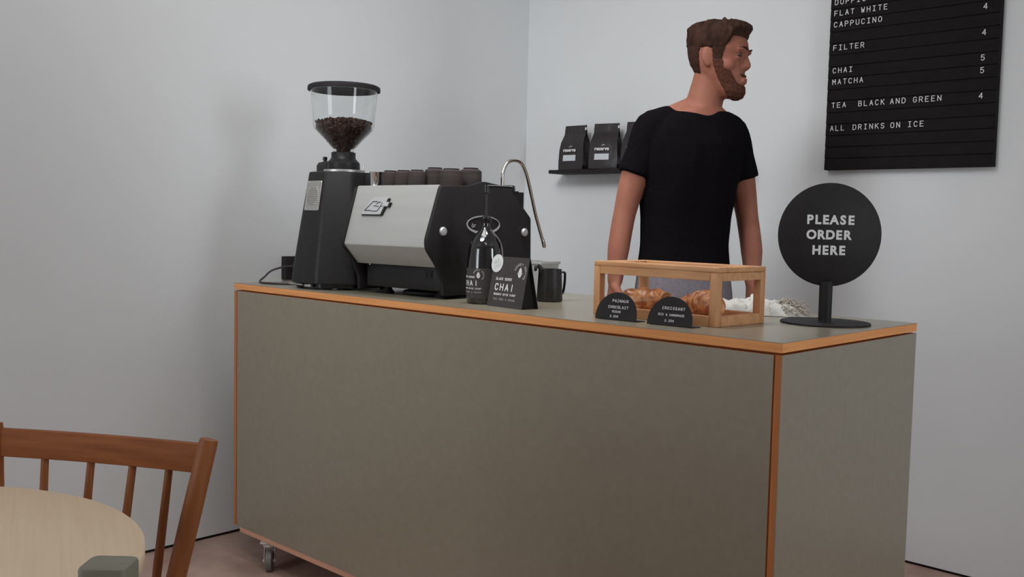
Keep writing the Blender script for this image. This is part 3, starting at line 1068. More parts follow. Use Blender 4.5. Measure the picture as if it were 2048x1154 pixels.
def hop_mark(bm_w, bm_g, f, cx, cy, s):
    """cone-shaped plant mark with leaves under an arc of tiny print"""
    def P(q):
        return (cx + q[0] * s, cy + q[1] * s)
    outl = [[(0, 1.1), (-.30, .72), (-.50, .30), (-.44, .06), (-.12, -.22), (.12, -.22), (.44, .06), (.50, .30), (.30, .72)],
            [(-.76, .06), (-.44, -.04), (-.05, -.30), (0, -.60), (.05, -.30), (.44, -.04), (.76, .06), (.52, -.5), (.30, -.9), (0, -1.05), (-.30, -.9), (-.52, -.5)]]
    for o_ in outl:
        vs_ = [bm_w.verts.new(f(*P(q), .0004)) for q in o_]
        bm_w.faces.new(vs_)
    txt = 'PROUDLY SERVING'
    for i, ch in enumerate(txt):
        a = math.radians(160 - i * 14.5)
        R = 1.75 * s
        for st in GL[ch]:
            pts = []
            for px, py in st:
                lx, ly = (px - .3) * .40 * s, (py - .5) * .40 * s
                pts.append((cx + (R + ly) * math.cos(a) + lx * math.sin(a), cy + (R + ly) * math.sin(a) - lx * math.cos(a)))
            add_stroke(bm_g, pts, .085 * s, .0003, f)


bw, bg_, bm_, ba_ = new_bm(), new_bm(), new_bm(), new_bm()
chai_print(bw, bg_, bframe, 1.0, -.074, .030)
hop_mark(bm_, ba_, bframe, -.012, .0800, .0085)
obj('lettering', bw, M['letter'], lb)
obj('fine_print', bg_, M['letter_grey'], lb)
obj('plant_mark', bm_, M['letter'], lb)['label'] = 'small white plant mark'
obj('arc_print', ba_, M['letter_grey'], lb)

cd = thing('chai_card', 'dark brown folded chai card standing in front of the bottle', 'card', (-.863, .100, ZT), math.atan2(-.02, .147))
CW, CH, LEAN = .148, .1335, .026
bm = new_bm()
add_prism(bm, [(-.0006, 0), (.0006, 0), (LEAN + .0006, CH), (LEAN - .0006, CH)], -CW / 2, CW / 2, 'x')
fr = obj('front_leaf', bm, M['card'], cd, smooth=False)
bm = new_bm()
add_prism(bm, [(LEAN + .0010, CH), (LEAN + .0022, CH), (.0580, 0), (.0568, 0)], -CW / 2 + .012, CW / 2 - .001, 'x')
add_prism(bm, [(.004, .0008), (.056, .0008), (LEAN + .0015, CH - .01)], CW / 2 - .014, CW / 2 - .0125, 'x')
obj('back_leaf', bm, M['card_black'], cd, smooth=False)
FL = math.hypot(LEAN, CH)


def on_card(x, y, h):
    return Vector((x, y * LEAN / FL - .0008 - h * CH / FL, y * CH / FL + h * LEAN / FL))


bw, bg_, bm_, ba_ = new_bm(), new_bm(), new_bm(), new_bm()
chai_print(bw, bg_, on_card, 1.32, -.053, .0175)
hop_mark(bm_, ba_, on_card, .044, .0960, .0130)
obj('lettering', bw, M['letter'], fr)
obj('fine_print', bg_, M['letter_grey'], fr)
obj('plant_mark', bm_, M['letter'], fr)['label'] = 'small white plant mark'
obj('arc_print', ba_, M['letter_grey'], fr)
bm = new_bm()
SC = (-.058, .1170)
NR = 40
fv = [bm.verts.new(on_card(SC[0] + .0245 * math.cos(2 * PI * k / NR), SC[1] + .0245 * math.sin(2 * PI * k / NR), .0012)) for k in range(NR)]
bv = [bm.verts.new(on_card(SC[0] + .0245 * math.cos(2 * PI * k / NR), SC[1] + .0245 * math.sin(2 * PI * k / NR), .0004)) for k in range(NR)]
bm.faces.new(fv)
bm.faces.new(list(reversed(bv)))
for k in range(NR):
    j = (k + 1) % NR
    bm.faces.new((bv[k], bv[j], fv[j], fv[k]))
stk = obj('sticker', bm, M['sticker'], fr, smooth=False)
stk['label'] = 'round white sticker over the upper corner'
bm = new_bm()
ca, sa = math.cos(math.radians(28)), math.sin(math.radians(28))
add_text(bm, 'NEW', lambda x, y, h: on_card(SC[0] + x * ca - y * sa, SC[1] + x * sa + y * ca, .0013 + h), .0085, .0080, .10, .0003, -.0105, .0020, .9)
add_text(bm, 'CHAI', lambda x, y, h: on_card(SC[0] + x * ca - y * sa, SC[1] + x * sa + y * ca, .0013 + h), .0085, .0080, .10, .0003, -.0140, -.0115, .9)
obj('lettering', bm, M['letter_grey'], stk)

pt = thing('milk_pitcher', 'small black milk pitcher with a handle behind the chai card', 'pitcher', (-.938, .368, ZT), 1.35)
bm = new_bm()
add_rings(bm, lathe_rings([(.032, 0), (.0365, .002), (.0375, .006), (.0355, .05), (.0335, .094), (.0315, .094), (.0335, .05), (.034, .006)], 40), True, True)
obj('body', bm, M['pitcher'], pt)
bm = new_bm()
add_tube(bm, [(.034, 0, .082), (.050, 0, .084), (.054, 0, .074), (.052, 0, .04), (.046, 0, .022), (.036, 0, .020)], .005, 10, flat=.6, smooth=6)
obj('handle', bm, M['pitcher'], pt)
bm = new_bm()
add_tube(bm, [(-.030, 0, .09), (-.036, 0, .098), (-.042, 0, .104), (-.049, 0, .102), (-.052, 0, .092)], [.0085, .0065, .0052, .0048, .0046], 12, smooth=4, round_ends=True)
obj('spout', bm, M['pitcher'], pt)
tb = thing('plastic_tub', 'pale translucent plastic tub behind the black milk pitcher', 'tub', (-1.165, .560, ZT), 0.1)
bm = new_bm()
sq = lambda r, z: [Vector((x, y, z)) for x, y in round_poly([(-r, -r), (r, -r), (r, r), (-r, r)], .012, 4)]
add_rings(bm, [sq(.044, 0), sq(.046, .002), sq(.054, .096), sq(.058, .098), sq(.058, .105), sq(.0545, .105), sq(.0505, .094), sq(.043, .004)], True, True)
obj('body', bm, M['tub'], tb)

# ------------------------------------------------------------------ wooden pastry case and pastries
BX = (-.420, .249, ZT)
BRZ = -.059
bx = thing('pastry_case', 'open wooden display case holding pastries on the counter', 'display case', BX, BRZ)
w, d, h = .371, .196, .136
P_ = .0205
bm = new_bm()
add_box(bm, (0, 0, .0065), (w - .03, d - .03, .006))
obj('floor_board', bm, M['box_wood'], bx)
bm = new_bm()
for s in (-1, 1):
    add_box(bm, (0, s * (d / 2 - P_ / 2), .0118), (w - 2 * P_, P_ - .0006, .0236), .0008, 1)
    add_box(bm, (s * (w / 2 - P_ / 2), 0, .0118), (P_ - .0006, d - 2 * P_, .0234), .0008, 1)
obj('base_frame', bm, M['box_wood'], bx)
for sx in (-1, 1):
    for sy in (-1, 1):
        bm = new_bm()
        add_box(bm, (sx * (w / 2 - P_ / 2), sy * (d / 2 - P_ / 2), .0613), (P_, P_, .1226), .0022, 2)
        obj('post', bm, M['post_wood'], bx)
bm = new_bm()
for s in (-1, 1):
    add_box(bm, (0, s * (d / 2 - P_ / 2), .1130), (w - 2 * P_, P_ - .0006, .0190), .0008, 1)
    add_box(bm, (s * (w / 2 - P_ / 2), 0, .1128), (P_ - .0006, d - 2 * P_, .0188), .0008, 1)
obj('top_frame', bm, M['box_wood'], bx)
bm = new_bm()
for s in (-1, 1):
    add_box(bm, (0, s * (d / 2 - .021), .1288), (w, .042, .0124), .002, 2)
    add_box(bm, (s * (w / 2 - .021), 0, .1288), (.042, d - .082, .0122), .0015, 1)
lid = obj('lid', bm, M['box_wood'], bx)
bm = new_bm()
add_box(bm, (0, 0, .1280), (w - .080, d - .080, .003))
obj('lid_pane', bm, M['glass'], lid)

BW = Matrix.Translation(BX) @ Matrix.Rotation(BRZ, 4, 'Z')


def pastry_bm(path, radii, bands, flat=0.86, n=22, lump=0.0):
    """a rolled pastry: tube with raised overlapping bands of dough"""
    pth = catmull(path, 14)
    m = len(pth)
    rr = []
    for i in range(m):
        t = i / (m - 1)
        k = t * (len(radii) - 1)
        a = int(min(k, len(radii) - 2))
        r = radii[a] + (radii[a + 1] - radii[a]) * (k - a)
        ph = (t * bands) % 1.0
        r *= 1.0 + 0.10 * (0.5 - abs(ph - .75)) - (0.07 if ph < 0.12 else 0)
        rr.append((r, r * flat))
    rings = tube_rings(pth, rr, n)
    for i, rg in enumerate(rings):
        for k in range(len(rg)):
            c = pth[i]
            rg[k] = c + (rg[k] - c) * (1 + lump * math.sin(k * 1.7 + i * .9) * .5 + random.uniform(-.012, .012))
    b = new_bm()
    add_rings(b, rings)
    return b


# pain au chocolat: a fat rolled slab with open layered ends
pc = thing('pain_au_chocolat', 'glazed pain au chocolat in the case behind the left price sign', 'pastry', BW @ Vector((-.088, -.008, .0095)), .10)
bm = new_bm()
rings = []
NB = 26
for i in range(NB + 1):
    t = i / NB
    x = -.055 + .110 * t
    e = math.sqrt(max(0.0, 1 - (abs(2 * t - 1) ** 4.5) * .80))
    ring = []
    for k in range(28):
        a = 2 * PI * k / 28
        y = .040 * math.copysign(abs(math.cos(a)) ** .8, math.cos(a)) * (.82 + .18 * e)
        z = .029 + .029 * math.copysign(abs(math.sin(a)) ** .85, math.sin(a)) * e
        bulge = 1 + .045 * math.sin(t * 19 + math.cos(a) * 2.2) * (1 if math.sin(a) > -.2 else 0)
        ring.append(Vector((x + .004 * math.sin(a * 2), y * bulge, .0005 + (z) * (bulge if z > .03 else 1))))
    rings.append(ring)
add_rings(bm, rings)
obj('crust', bm, M['crust'], pc, sharp=60)
for s in (-1, 1):
    bm = new_bm()
    for q in range(3):
        rr_ = .024 - q * .007
        pts = [(s * (.0540 + .0016 * q), rr_ * 1.25 * math.cos(a), .029 + rr_ * .92 * math.sin(a)) for a in [2 * PI * j / 18 for j in range(15)]]
        add_tube(bm, pts, .0034, 8, smooth=2)
    obj('layered_end', bm, M['crumb'], pc)['label'] = 'pale layers at the open end'
# croissant: tapered crescent with bands
cr = thing('croissant', 'golden croissant in the case behind the right price sign', 'pastry', BW @ Vector((.074, -.006, .0095)), -.18)
bm = pastry_bm([(-.082, -.034, .012), (-.058, -.010, .019), (-.026, .010, .027), (.008, .012, .030), (.042, .000, .025), (.066, -.020, .0165), (.080, -.040, .011)], [.008, .019, .030, .036, .029, .0175, .008], 7, flat=.9, lump=.03)
mnz = min(v.co.z for v in bm.verts)
bmesh.ops.translate(bm, vec=(0, 0, -mnz + .0003), verts=bm.verts)
obj('crust', bm, M['crust'], cr, sharp=60)
bm = pastry_bm([(-.0815, -.0335, .0125), (-.0865, -.040, .0105), (-.089, -.046, .0095)], [.0082, .0075, .004], 2)
obj('tip', bm, M['crumb'], cr)

# price signs
def price_sign(loc, rz, label, rows):
    t = thing('price_sign', label, 'sign', loc, rz, 'half-round price signs before the pastry case')
    W_, H_ = .119, .0665
    bm = new_bm()
    poly = [(-W_ / 2, 0), (W_ / 2, 0), (W_ / 2, .006)]
    n = 28
    for k in range(n + 1):
        a = PI * k / n
        poly.append((W_ / 2 * math.cos(a), .006 + (H_ - .006) * math.sin(a) ** .92))
    tt = bmesh.new()
    add_prism(tt, poly[:3] + poly[4:-1] + [(-W_ / 2, .006)], -.0009, .0009, 'y', .0004, 1)
    TL = math.radians(12)
    mm = Matrix.Translation((0, 0, .0009)) @ Matrix.Rotation(-TL, 4, 'X')
    bmesh.ops.transform(tt, matrix=mm, verts=tt.verts)
    merge(bm, tt)
    pl = obj('plate', bm, M['black_matte'], t)
    bm = new_bm()
    add_prism(bm, round_poly([(-W_ / 2 + .004, 0), (W_ / 2 + .001, 0), (W_ / 2 + .005, .034), (-W_ / 2 + .01, .034)], .006), 0, .0018, 'z', .0004, 1)
    obj('foot', bm, M['black_matte'], t)
    bm = new_bm()
    for s, y, hh, pit, dx in rows:
        add_text(bm, s, lambda x, yy, l: mm @ Vector((x, -.00095 - l, yy)), hh, pit, .17, .0003, dx - text_w(s, hh, pit, 1.15) / 2, y, 1.15)
    obj('lettering', bm, M['letter'], pl)
    return t


price_sign((-.476, .0785, ZT), math.radians(1.5), 'half-round black price sign reading PAINAUX CHOCOLAIT',
           [('PAINAUX', .0430, .0058, .0068, .008), ('CHOCOLAIT', .0279, .0058, .0066, .004), ('VEGAN', .0177, .0046, .0052, .0), ('2.00€', .0063, .0046, .0052, -.004)])
price_sign((-.3235, .0775, ZT), math.radians(1.5), 'half-round black price sign reading CROISSANT',
           [('CROISSANT', .0368, .0058, .0069, .007), ('BIO & HANDMADE', .0224, .0046, .0050, .003), ('2.20€', .0091, .0046, .0052, .0)])

# crumpled towel behind the case
tw = thing('tea_towel', 'crumpled pale linen towel lying behind the pastry case', 'towel', (-.372, .520, ZT), math.radians(44))
from mathutils import noise as nz_
bm = new_bm()
NU, NV = 64, 40
grid = []
for i in range(NU + 1):
    row = []
    for j in range(NV + 1):
        u, v_ = i / NU * 2 - 1, j / NV * 2 - 1
        x, y = u * .135, v_ * .062
        f1 = nz_.noise(Vector((x * 22, y * 22, 3.1)))
        f2 = nz_.noise(Vector((x * 55, y * 45, 9.1)))
        e = max(0.0, 1 - max(abs(u), abs(v_)) ** 3.2)
        z = e * (.026 + .010 * (1 - u * u) + f1 * .016 + abs(f2) * .012) + .0012
        row.append(bm.verts.new((x + f2 * .010 + f1 * .012, y + f1 * .010, max(.0012, z))))
    grid.append(row)
for i in range(NU):
    for j in range(NV):
        bm.faces.new((grid[i][j], grid[i + 1][j], grid[i + 1][j + 1], grid[i][j + 1]))
obj('cloth', bm, M['linen'], tw, sharp=180)
bm = new_bm()
for k in range(260):
    a = random.uniform(-1, 1)
    x0 = random.uniform(.062, .122)
    y0 = a * .056
    ln = random.uniform(.014, .034)
    ang = random.uniform(-1.1, 1.1)
    z0 = random.uniform(.006, .036) * (1 - a * a * .6) * (1 - max(0, x0 - .09) * 9)
    add_tube(bm, [(x0, y0, z0), (x0 + ln * .5 * math.cos(ang), y0 + ln * .5 * math.sin(ang), z0 * 1.15 + random.uniform(.002, .009)), (x0 + ln * math.cos(ang), y0 + ln * math.sin(ang), max(.003, z0 * .7 + random.uniform(-.004, .008)))], [.0017, .0014, .0007], 5, smooth=3)
fg = obj('fringe', bm, M['fringe'], tw)
fg['label'] = 'frayed beige fringe'

# ------------------------------------------------------------------ round order sign
SG = Vector((-.135, .458, ZT))
ndir = Vector((.687, -.724, 0)).normalized()
sg = thing('order_sign', 'round black sign reading PLEASE ORDER HERE on a stem', 'sign', SG, math.atan2(ndir.y, ndir.x) + PI / 2)
bm = new_bm()
add_lathe(bm, [(.103, 0), (.1045, .001), (.1045, .004), (.1035, .005), (.02, .0052)], 64)
obj('base_plate', bm, M['sign_black'], sg)
bm = new_bm()
add_lathe(bm, [(.0155, .005), (.0155, .100), (.0145, .101)], 28, (0, .004, 0))
obj('stem', bm, M['sign_black'], sg)
bm = new_bm()
add_lathe(bm, [(.1222, -.0025), (.1236, -.0015), (.1236, .0015), (.1222, .0025)], 96, m=Matrix.Translation((.004, .006, .2130)) @ Matrix.Rotation(PI / 2, 4, 'X'))
dk = obj('disc', bm, M['sign_black'], sg)
bm = new_bm()
for s, z in (('PLEASE', .2387), ('ORDER', .2028), ('HERE', .1660)):
    sz = .0295
    x = {'PLEASE': .0035, 'ORDER': .0015, 'HERE': .0025}[s]
    xs = [0.0]
    t = bmesh.new()
    adv = {'P': .0205, 'L': .0178, 'E': .0188, 'A': .0222, 'S': .0200, 'O': .0248, 'R': .0212, 'D': .0228, 'H': .0232}
    tot = sum(adv[c] for c in s)
    cx = -tot / 2
    for ch in s:
        g = font_bm(ch, sz, .0012, .0004)
        bmesh.ops.translate(g, vec=(cx + adv[ch] / 2, 0, 0), verts=g.verts)
        merge(t, g)
        cx += adv[ch]
    bmesh.ops.transform(t, matrix=Matrix.Translation((x, .006 - .0029, z)) @ Matrix.Rotation(PI / 2, 4, 'X'), verts=t.verts)
    merge(bm, t)
obj('lettering', bm, M['letter'], dk, smooth=False)

# ------------------------------------------------------------------ shelf with coffee bags
sh = thing('wall_shelf', 'slim dark shelf on the back wall carrying coffee bags', 'shelf', (-1.56, YB, 1.40))
bm = new_bm()
add_box(bm, (0.03, -.055, .0085), (.99, .11, .016), .0015, 1)
obj('board', bm, M['black_matte'], sh)
bm = new_bm()
add_box(bm, (0.03, -.0025, .032), (.96, .004, .03))
obj('back_lip', bm, M['black_matte'], sh)


def bag(label, loc, rz):
    b = thing('coffee_bag', label, 'coffee bag', loc, rz, 'coffee bags on the wall shelf')
    W0, D0, H0 = .132, .066, .197
    lv = [(0, 1.0, 1.0), (.004, 1.02, 1.02), (.04, 1.03, 1.0), (.085, 1.0, .92), (.12, .95, .72), (.148, .90, .36), (.158, .89, .20), (.172, .89, .13), (.190, .885, .05), (.197, .88, .03)]
    rings = []
    for z, sw_, sd in lv:
        hw, hd = W0 / 2 * sw_, D0 / 2 * sd
        back = -D0 / 2 * .0
        pinch = hw - .012 * (1 if .02 < z < .16 else .2)
        ring = []
        pts = [(-hw, -hd), (-hw * .5, -hd * 1.06), (0, -hd * 1.10), (hw * .5, -hd * 1.06), (hw, -hd), (pinch, 0), (hw, hd), (0, hd * 1.05), (-hw, hd), (-pinch, 0)]
        off = .006 * (z / .197) ** 2
        for x, y in pts:
            ring.append(Vector((x + nz_.noise(Vector((x * 20, y * 20, z * 25))) * .0015, y + off + nz_.noise(Vector((x * 24, z * 24, 5.0))) * .003 * (1 if z > .02 else 0), z)))
        rings.append(ring)
    bm = new_bm()
    add_rings(bm, rings)
    bmesh.ops.subdivide_edges(bm, edges=list(bm.edges), cuts=1, use_grid_fill=True)
    obj('pouch', bm, M['bag'], b, sharp=35)
    bm = new_bm()
    add_box(bm, (W0 / 2 * .89, -.002, .180), (.006, .009, .012), .001, 1)
    obj('tin_tie', bm, M['letter'], b)['label'] = 'white tie end at the fold'
    y0 = -D0 / 2 * 1.1 - .0012
    bm = new_bm()
    add_prism(bm, [(-.038, .038), (.030, .038), (.031, .064), (-.036, .064)], y0 - .0022, y0 + .002, 'y')
    obj('label', bm, M['bag_label'], b, smooth=False)['label'] = 'pale blank label'
    t = font_bm('reserve', .0225, .0007, .0008)
    bmesh.ops.transform(t, matrix=Matrix.Translation((-.003, y0 - .0014, .0785)) @ Matrix.Rotation(PI / 2, 4, 'X'), verts=t.verts)
    # leaf tick over the word
    add_stroke(t, [(-.004, .098), (.004, .103), (.011, .100)], .002, .0006, lambda x, y, l: Vector((x, y0 - .0014 - l, y)))
    obj('lettering', t, M['letter'], b, smooth=False)
    return b


ZS = 1.40 + .0167
b1 = bag('black coffee bag nearest the left end of the shelf', (-1.905, 1.618, ZS), math.radians(3))
dup(b1, (-1.728, 1.615, ZS), math.radians(14), 'black coffee bag standing second from the shelf end')
dup(b1, (-1.560, 1.622, ZS), math.radians(8), 'black coffee bag half hidden behind the person')

# ------------------------------------------------------------------ letter board
BXL, BXR, BZ0, BZ1 = -.741, -.156, 1.394, 2.30
YFB = 1.657
bo = thing('letter_board', 'large black letter board with the drinks menu on the back wall', 'menu board', ((BXL + BXR) / 2, YB, BZ0))
bm = new_bm()
add_box(bm, ((BXL + BXR) / 2, (YFB + .0025 + YB) / 2, (BZ0 + BZ1) / 2), (BXR - BXL, YB - YFB - .003, BZ1 - BZ0), .001, 1)
obj('backing', bm, M['board'], bo, True)
bm = new_bm()
PIT = .0415
z = BZ0 + .0005
while z < BZ1 - .01:
    zt_ = min(z + PIT, BZ1) - .0014
    # one slat, tilted so its lower edge stands proud
    add_prism(bm, [(YFB - .0010, z + .0006), (YFB - .0014, z + .002), (YFB + .0006, zt_ - .001), (YFB + .003, zt_), (YFB + .003, z)], BXL + .0005, BXR - .0005, 'x')
    z += PIT
obj('slats', bm, M['board'], bo, True, smooth=False)
LROW = [('DOPPIO', -.724, 1.998), ('FLAT WHITE', -.724, 1.9585), ('CAPPUCINO', -.724, 1.918), ('FILTER', -.7225, 1.835), ('CHAI', -.721, 1.753), ('MATCHA', -.721, 1.712), ('TEA  BLACK AND GREEN', -.7195, 1.628), ('ALL DRINKS ON ICE', -.7215, 1.545)]
PROW = [('4', 1.916), ('4', 1.832), ('5', 1.750), ('5', 1.709), ('4', 1.626)]
LH = .0172


def board_pt(x, y, l):
    return Vector((x, YFB - .0022 - l, y))


XPOS = {'TEA  BLACK AND GREEN': [(-.7195, 'TEA'), (-.619, 'BLACK'), (-.504, 'AND'), (-.424, 'GREEN')],
        'ALL DRINKS ON ICE': [(-.7215, 'ALL'), (-.636, 'DRINKS'), (-.4985, 'ON'), (-.438, 'ICE')],
        'FLAT WHITE': [(-.724, 'FLAT'), (-.624, 'WHITE')]}
for s, x0, zc in LROW:
    for x, wd in XPOS.get(s, [(x0, s)]):
        bm = new_bm()
        add_text(bm, wd, board_pt, LH, .0205, .135, .0010, x, zc - LH / 2, 1.06)
        obj('lettering', bm, M['letter'], bo, True, smooth=False)
for s, zc in PROW:
    bm = new_bm()
    add_text(bm, s, board_pt, LH, .0205, .135, .0010, -.2090, zc - LH / 2, 1.06)
    obj('lettering', bm, M['letter'], bo, True, smooth=False)

# ------------------------------------------------------------------ table, spindle chair, green chair
TB = (-.466, -1.519)
ta = thing('cafe_table', 'round pale oak table in the near left corner', 'table', (TB[0], TB[1], 0), math.radians(69))
bm = new_bm()
add_lathe(bm, [(.375, .712), (.3895, .716), (.3922, .721), (.3922, .7385), (.3905, .740), (.2, .7402)], 128)
obj('table_top', bm, M['table_wood'], ta, sharp=50)
bm = new_bm()
add_lathe(bm, [(.030, .012), (.030, .70), (.11, .704), (.11, .712)], 32)
obj('column', bm, M['black'], ta)
bm = new_bm()
add_lathe(bm, [(.155, 0), (.160, .004), (.155, .010), (.04, .016)], 64)
obj('base', bm, M['black'], ta)

# spindle-back chair beyond the table; F = facing, E = along its back rail (to the sitter's left)
PRt, PLt = Vector((-.529, -.942, .800)), Vector((-.885, -1.155, .800))
E_ = (PRt - PLt).normalized()
F_ = Vector((E_.y, -E_.x, 0)).normalized()           # toward the table
if F_.dot(Vector((TB[0], TB[1], 0)) - PRt) < 0:
    F_ = -F_
mid = (PRt + PLt) / 2
HALF = (PRt - PLt).length / 2
seat_c = Vector((mid.x, mid.y, 0)) + F_ * .235
chair = thing('spindle_chair', 'brown wooden spindle-back chair beyond the round table', 'chair', (seat_c.x, seat_c.y, 0))
zS = .445
VR_ = Vector((.724, .687, 0)).normalized()            # spindles fan out toward this end
def bow(t, depth=.010):                               # nearly straight rail
    return mid + E_ * (t * HALF) - F_ * depth * (1 - t * t)
def lerp1(tab, t):
    for (a, p), (b, q) in zip(tab[:-1], tab[1:]):
        if t <= b:
            return p + (q - p) * max(0, t - a) / (b - a)
    return tab[-1][1]


def low(t):                                           # where spindles meet the seat
    p = bow(t)
    k = lerp1([(-1, -.030), (-.53, -.012), (-.10, .008), (.29, .019), (.63, .016), (1, .072)], t)
    return Vector((p.x, p.y, zS - .004)) - VR_ * k * .92 + F_ * .040
bm = new_bm()
rings = []
for k in range(25):
    t = -1 + 2 * k / 24
    p = bow(t * .985)
    tn = (bow(t * .985 + .01) - bow(t * .985 - .01)).normalized()
    nn = tn.cross(Vector((0, 0, 1))).normalized()
    hh = .0235
    upv = Vector((0, 0, 1)) - F_ * .11
    prof = round_poly([(-.0085, -hh), (.0085, -hh), (.0085, hh), (-.0085, hh)], .003, 3)
    rings.append([p + Vector((0, 0, -.027)) + nn * a + upv * b for a, b in prof])
add_rings(bm, rings)
obj('back_rail', bm, M['rail_wood'], chair, True, sharp=35)
for s in (-1, 1):
    top = bow(s * 1.0) + Vector((0, 0, .006))
    bot = low(s * 1.0)
    d_ = (bot - top)
    bm = new_bm()
    add_tube(bm, [top, top + d_ * .02, top + d_ * .35, top + d_ * .75, bot], [.0146, .0155, .0163, .0158, .0138], 20)
    obj('back_post', bm, M['chair_wood'], chair, True, sharp=50)
for t in (-.53, -.10, .29, .63):
    a = bow(t) + Vector((0, 0, -.045))
    b = low(t)
    bm = new_bm()
    add_tube(bm, [a, a + (b - a) * .5, b], [.0064, .0076, .0066], 12)
    obj('spindle', bm, M['chair_wood'], chair, True)
bm = new_bm()
rot = math.atan2(E_.y, E_.x)
t = bmesh.new()
SP = round_poly([(-.215, -.20), (.215, -.20), (.175, .205), (-.175, .205)], .05, 6)
flip = 1 if Vector((-E_.y, E_.x, 0)).dot(F_) < 0 else -1
add_prism(t, [(x, y * flip) for x, y in SP], zS - .032, zS, 'z', .008, 2)
bmesh.ops.transform(t, matrix=Matrix.Translation((seat_c.x, seat_c.y, 0)) @ Matrix.Rotation(rot, 4, 'Z'), verts=t.verts)
merge(bm, t)
obj('seat', bm, M['rail_wood'], chair, True, sharp=35)
legs = {}
for sx in (-1, 1):
    for sy in (-1, 1):
        top = seat_c + E_ * (.15 * sx) - F_ * (.15 * sy) + Vector((0, 0, zS - .025))
        bot = seat_c + E_ * (.19 * sx) - F_ * (.205 * sy)
        bm = new_bm()
        add_tube(bm, [top, top + (bot - top) * .4, bot + Vector((0, 0, .0))], [.013, .0155, .011], 14)
        obj('leg', bm, M['chair_wood'], chair, True)
        legs[sx, sy] = (top, bot)
bm = new_bm()
pa = [legs[sx, sy][0] + (legs[sx, sy][1] - legs[sx, sy][0]) * .55 for sx, sy in ((-1, -1), (-1, 1), (1, -1), (1, 1))]
for a, b in ((pa[0], pa[1]), (pa[2], pa[3]), ((pa[0] + pa[1]) / 2, (pa[2] + pa[3]) / 2)):
    add_tube(bm, [a, (a + b) / 2, b], [.007, .0095, .007], 10)
obj('stretcher', bm, M['chair_wood'], chair, True)

# dark olive chair at the near right of the table: only the top of one back post reaches the picture
gp = Vector((-.052, -1.322, 0))
vd = Vector((-0.687, .724, 0)).normalized()
vr = Vector((.724, .687, 0)).normalized()
e1 = -vd                                             # from the showing post to the hidden one
cc = gp + e1 * .19 + vr * .18
gc = thing('painted_chair', 'dark olive painted chair at the table, its rounded post top showing', 'chair', cc)
Rg = Matrix.Translation(gp + e1 * .19) @ Matrix.Rotation(math.atan2(e1.y, e1.x), 4, 'Z')


def gobj(name, bm):
    bmesh.ops.transform(bm, matrix=Rg, verts=bm.verts)
    obj(name, bm, M['green_paint'], gc, True, sharp=35)


GZ = .815
for sx in (-1, 1):
    bm = new_bm()
    t = bmesh.new()
    add_prism(t, round_poly([(-.019, -.0255), (.026, -.0255), (.026, .0255), (-.019, .0255)], .011, 5), 0, GZ, 'z', .004, 2)
    bmesh.ops.translate(t, vec=(sx * .19, 0, 0), verts=t.verts)
    merge(bm, t)
    gobj('back_post', bm)
for zz in (.55, .70):
    bm = new_bm()
    add_box(bm, (.003, 0, zz), (.335, .016, .06), .006, 2)
    gobj('back_rail', bm)
bm = new_bm()
add_box(bm, (0, .20, .43), (.42, .345, .03), .01, 2)
gobj('seat', bm)
for sx in (-1, 1):
    bm = new_bm()
    add_box(bm, (sx * .18, .345, .2075), (.036, .036, .415), .006, 2)
    gobj('front_leg', bm)

# ------------------------------------------------------------------ the person behind the counter
# local axes: x to the right along the counter's view, y away from the counter, z up
PM = Matrix.Translation((-.82, .92, 0)) @ Matrix.Rotation(math.atan2(.547, .837), 4, 'Z')
man = thing('person', 'bearded person in a black T-shirt walking behind the counter, head turned aside', 'person', (-.82, .92, 0), math.atan2(.547, .837))
TY = math.radians(28)                                # trunk turned toward his left
Tm = Matrix.Rotation(TY, 4, 'Z')


def ell(c, w_, d_, n=28, sq=0.9, rot=Tm):
    out = []
    for k in range(n):
        a = 2 * PI * k / n
        x = w_ * math.copysign(abs(math.cos(a)) ** sq, math.cos(a))
        y = d_ * math.copysign(abs(math.sin(a)) ** sq, math.sin(a))
        out.append(Vector(c) + rot @ Vector((x, y, 0)))
    return out


def lerp_table(tab, z):
    if z <= tab[0][0]:
        return tab[0][1:]
    for p, q in zip(tab[:-1], tab[1:]):
        if z <= q[0]:
            t = (z - p[0]) / (q[0] - p[0])
            t = t * t * (3 - 2 * t) * .4 + t * .6
            return tuple(a + (b - a) * t for a, b in zip(p[1:], q[1:]))
    return tab[-1][1:]


# z, half width, half depth, centre x
TORSO = [(.86, .150, .108, -.020), (.95, .160, .112, -.022), (1.02, .152, .106, -.023), (1.12, .142, .098, -.024), (1.20, .146, .100, -.022), (1.28, .156, .108, -.019),
         (1.37, .166, .114, -.016), (1.43, .168, .110, -.012), (1.475, .164, .094, -.006), (1.505, .146, .080, .000), (1.530, .105, .068, .008), (1.555, .070, .060, .014)]


def torso_rings(off, z0, z1, n=26):
    out = []
    for k in range(n + 1):
        z = z0 + (z1 - z0) * k / n
        w_, d_, cx = lerp_table(TORSO, z)
        out.append(ell((cx, 0, z), w_ + off, d_ + off))
    return out


SR = Vector((-.136, -.062, 1.478))                   # his right shoulder (left in the picture), nearer the counter
SL = Vector((.112, .070, 1.478))
ARM_R = [SR, Vector((-.180, -.078, 1.35)), Vector((-.212, -.080, 1.215)), Vector((-.228, -.090, 1.10)), Vector((-.236, -.096, .995))]
ARM_L = [SL, Vector((.148, .088, 1.35)), Vector((.174, .094, 1.215)), Vector((.192, .076, 1.10)), Vector((.197, .058, .995))]
ARM_W = [.050, .045, .036, .035, .024]
HIP = {-1: Vector((-.105, -.045, .90)), 1: Vector((.065, .045, .90))}
KNEE = {-1: Vector((-.130, -.075, .50)), 1: Vector((.105, .020, .50))}
ANK = {-1: Vector((-.180, -.060, .09)), 1: Vector((.140, .010, .09))}

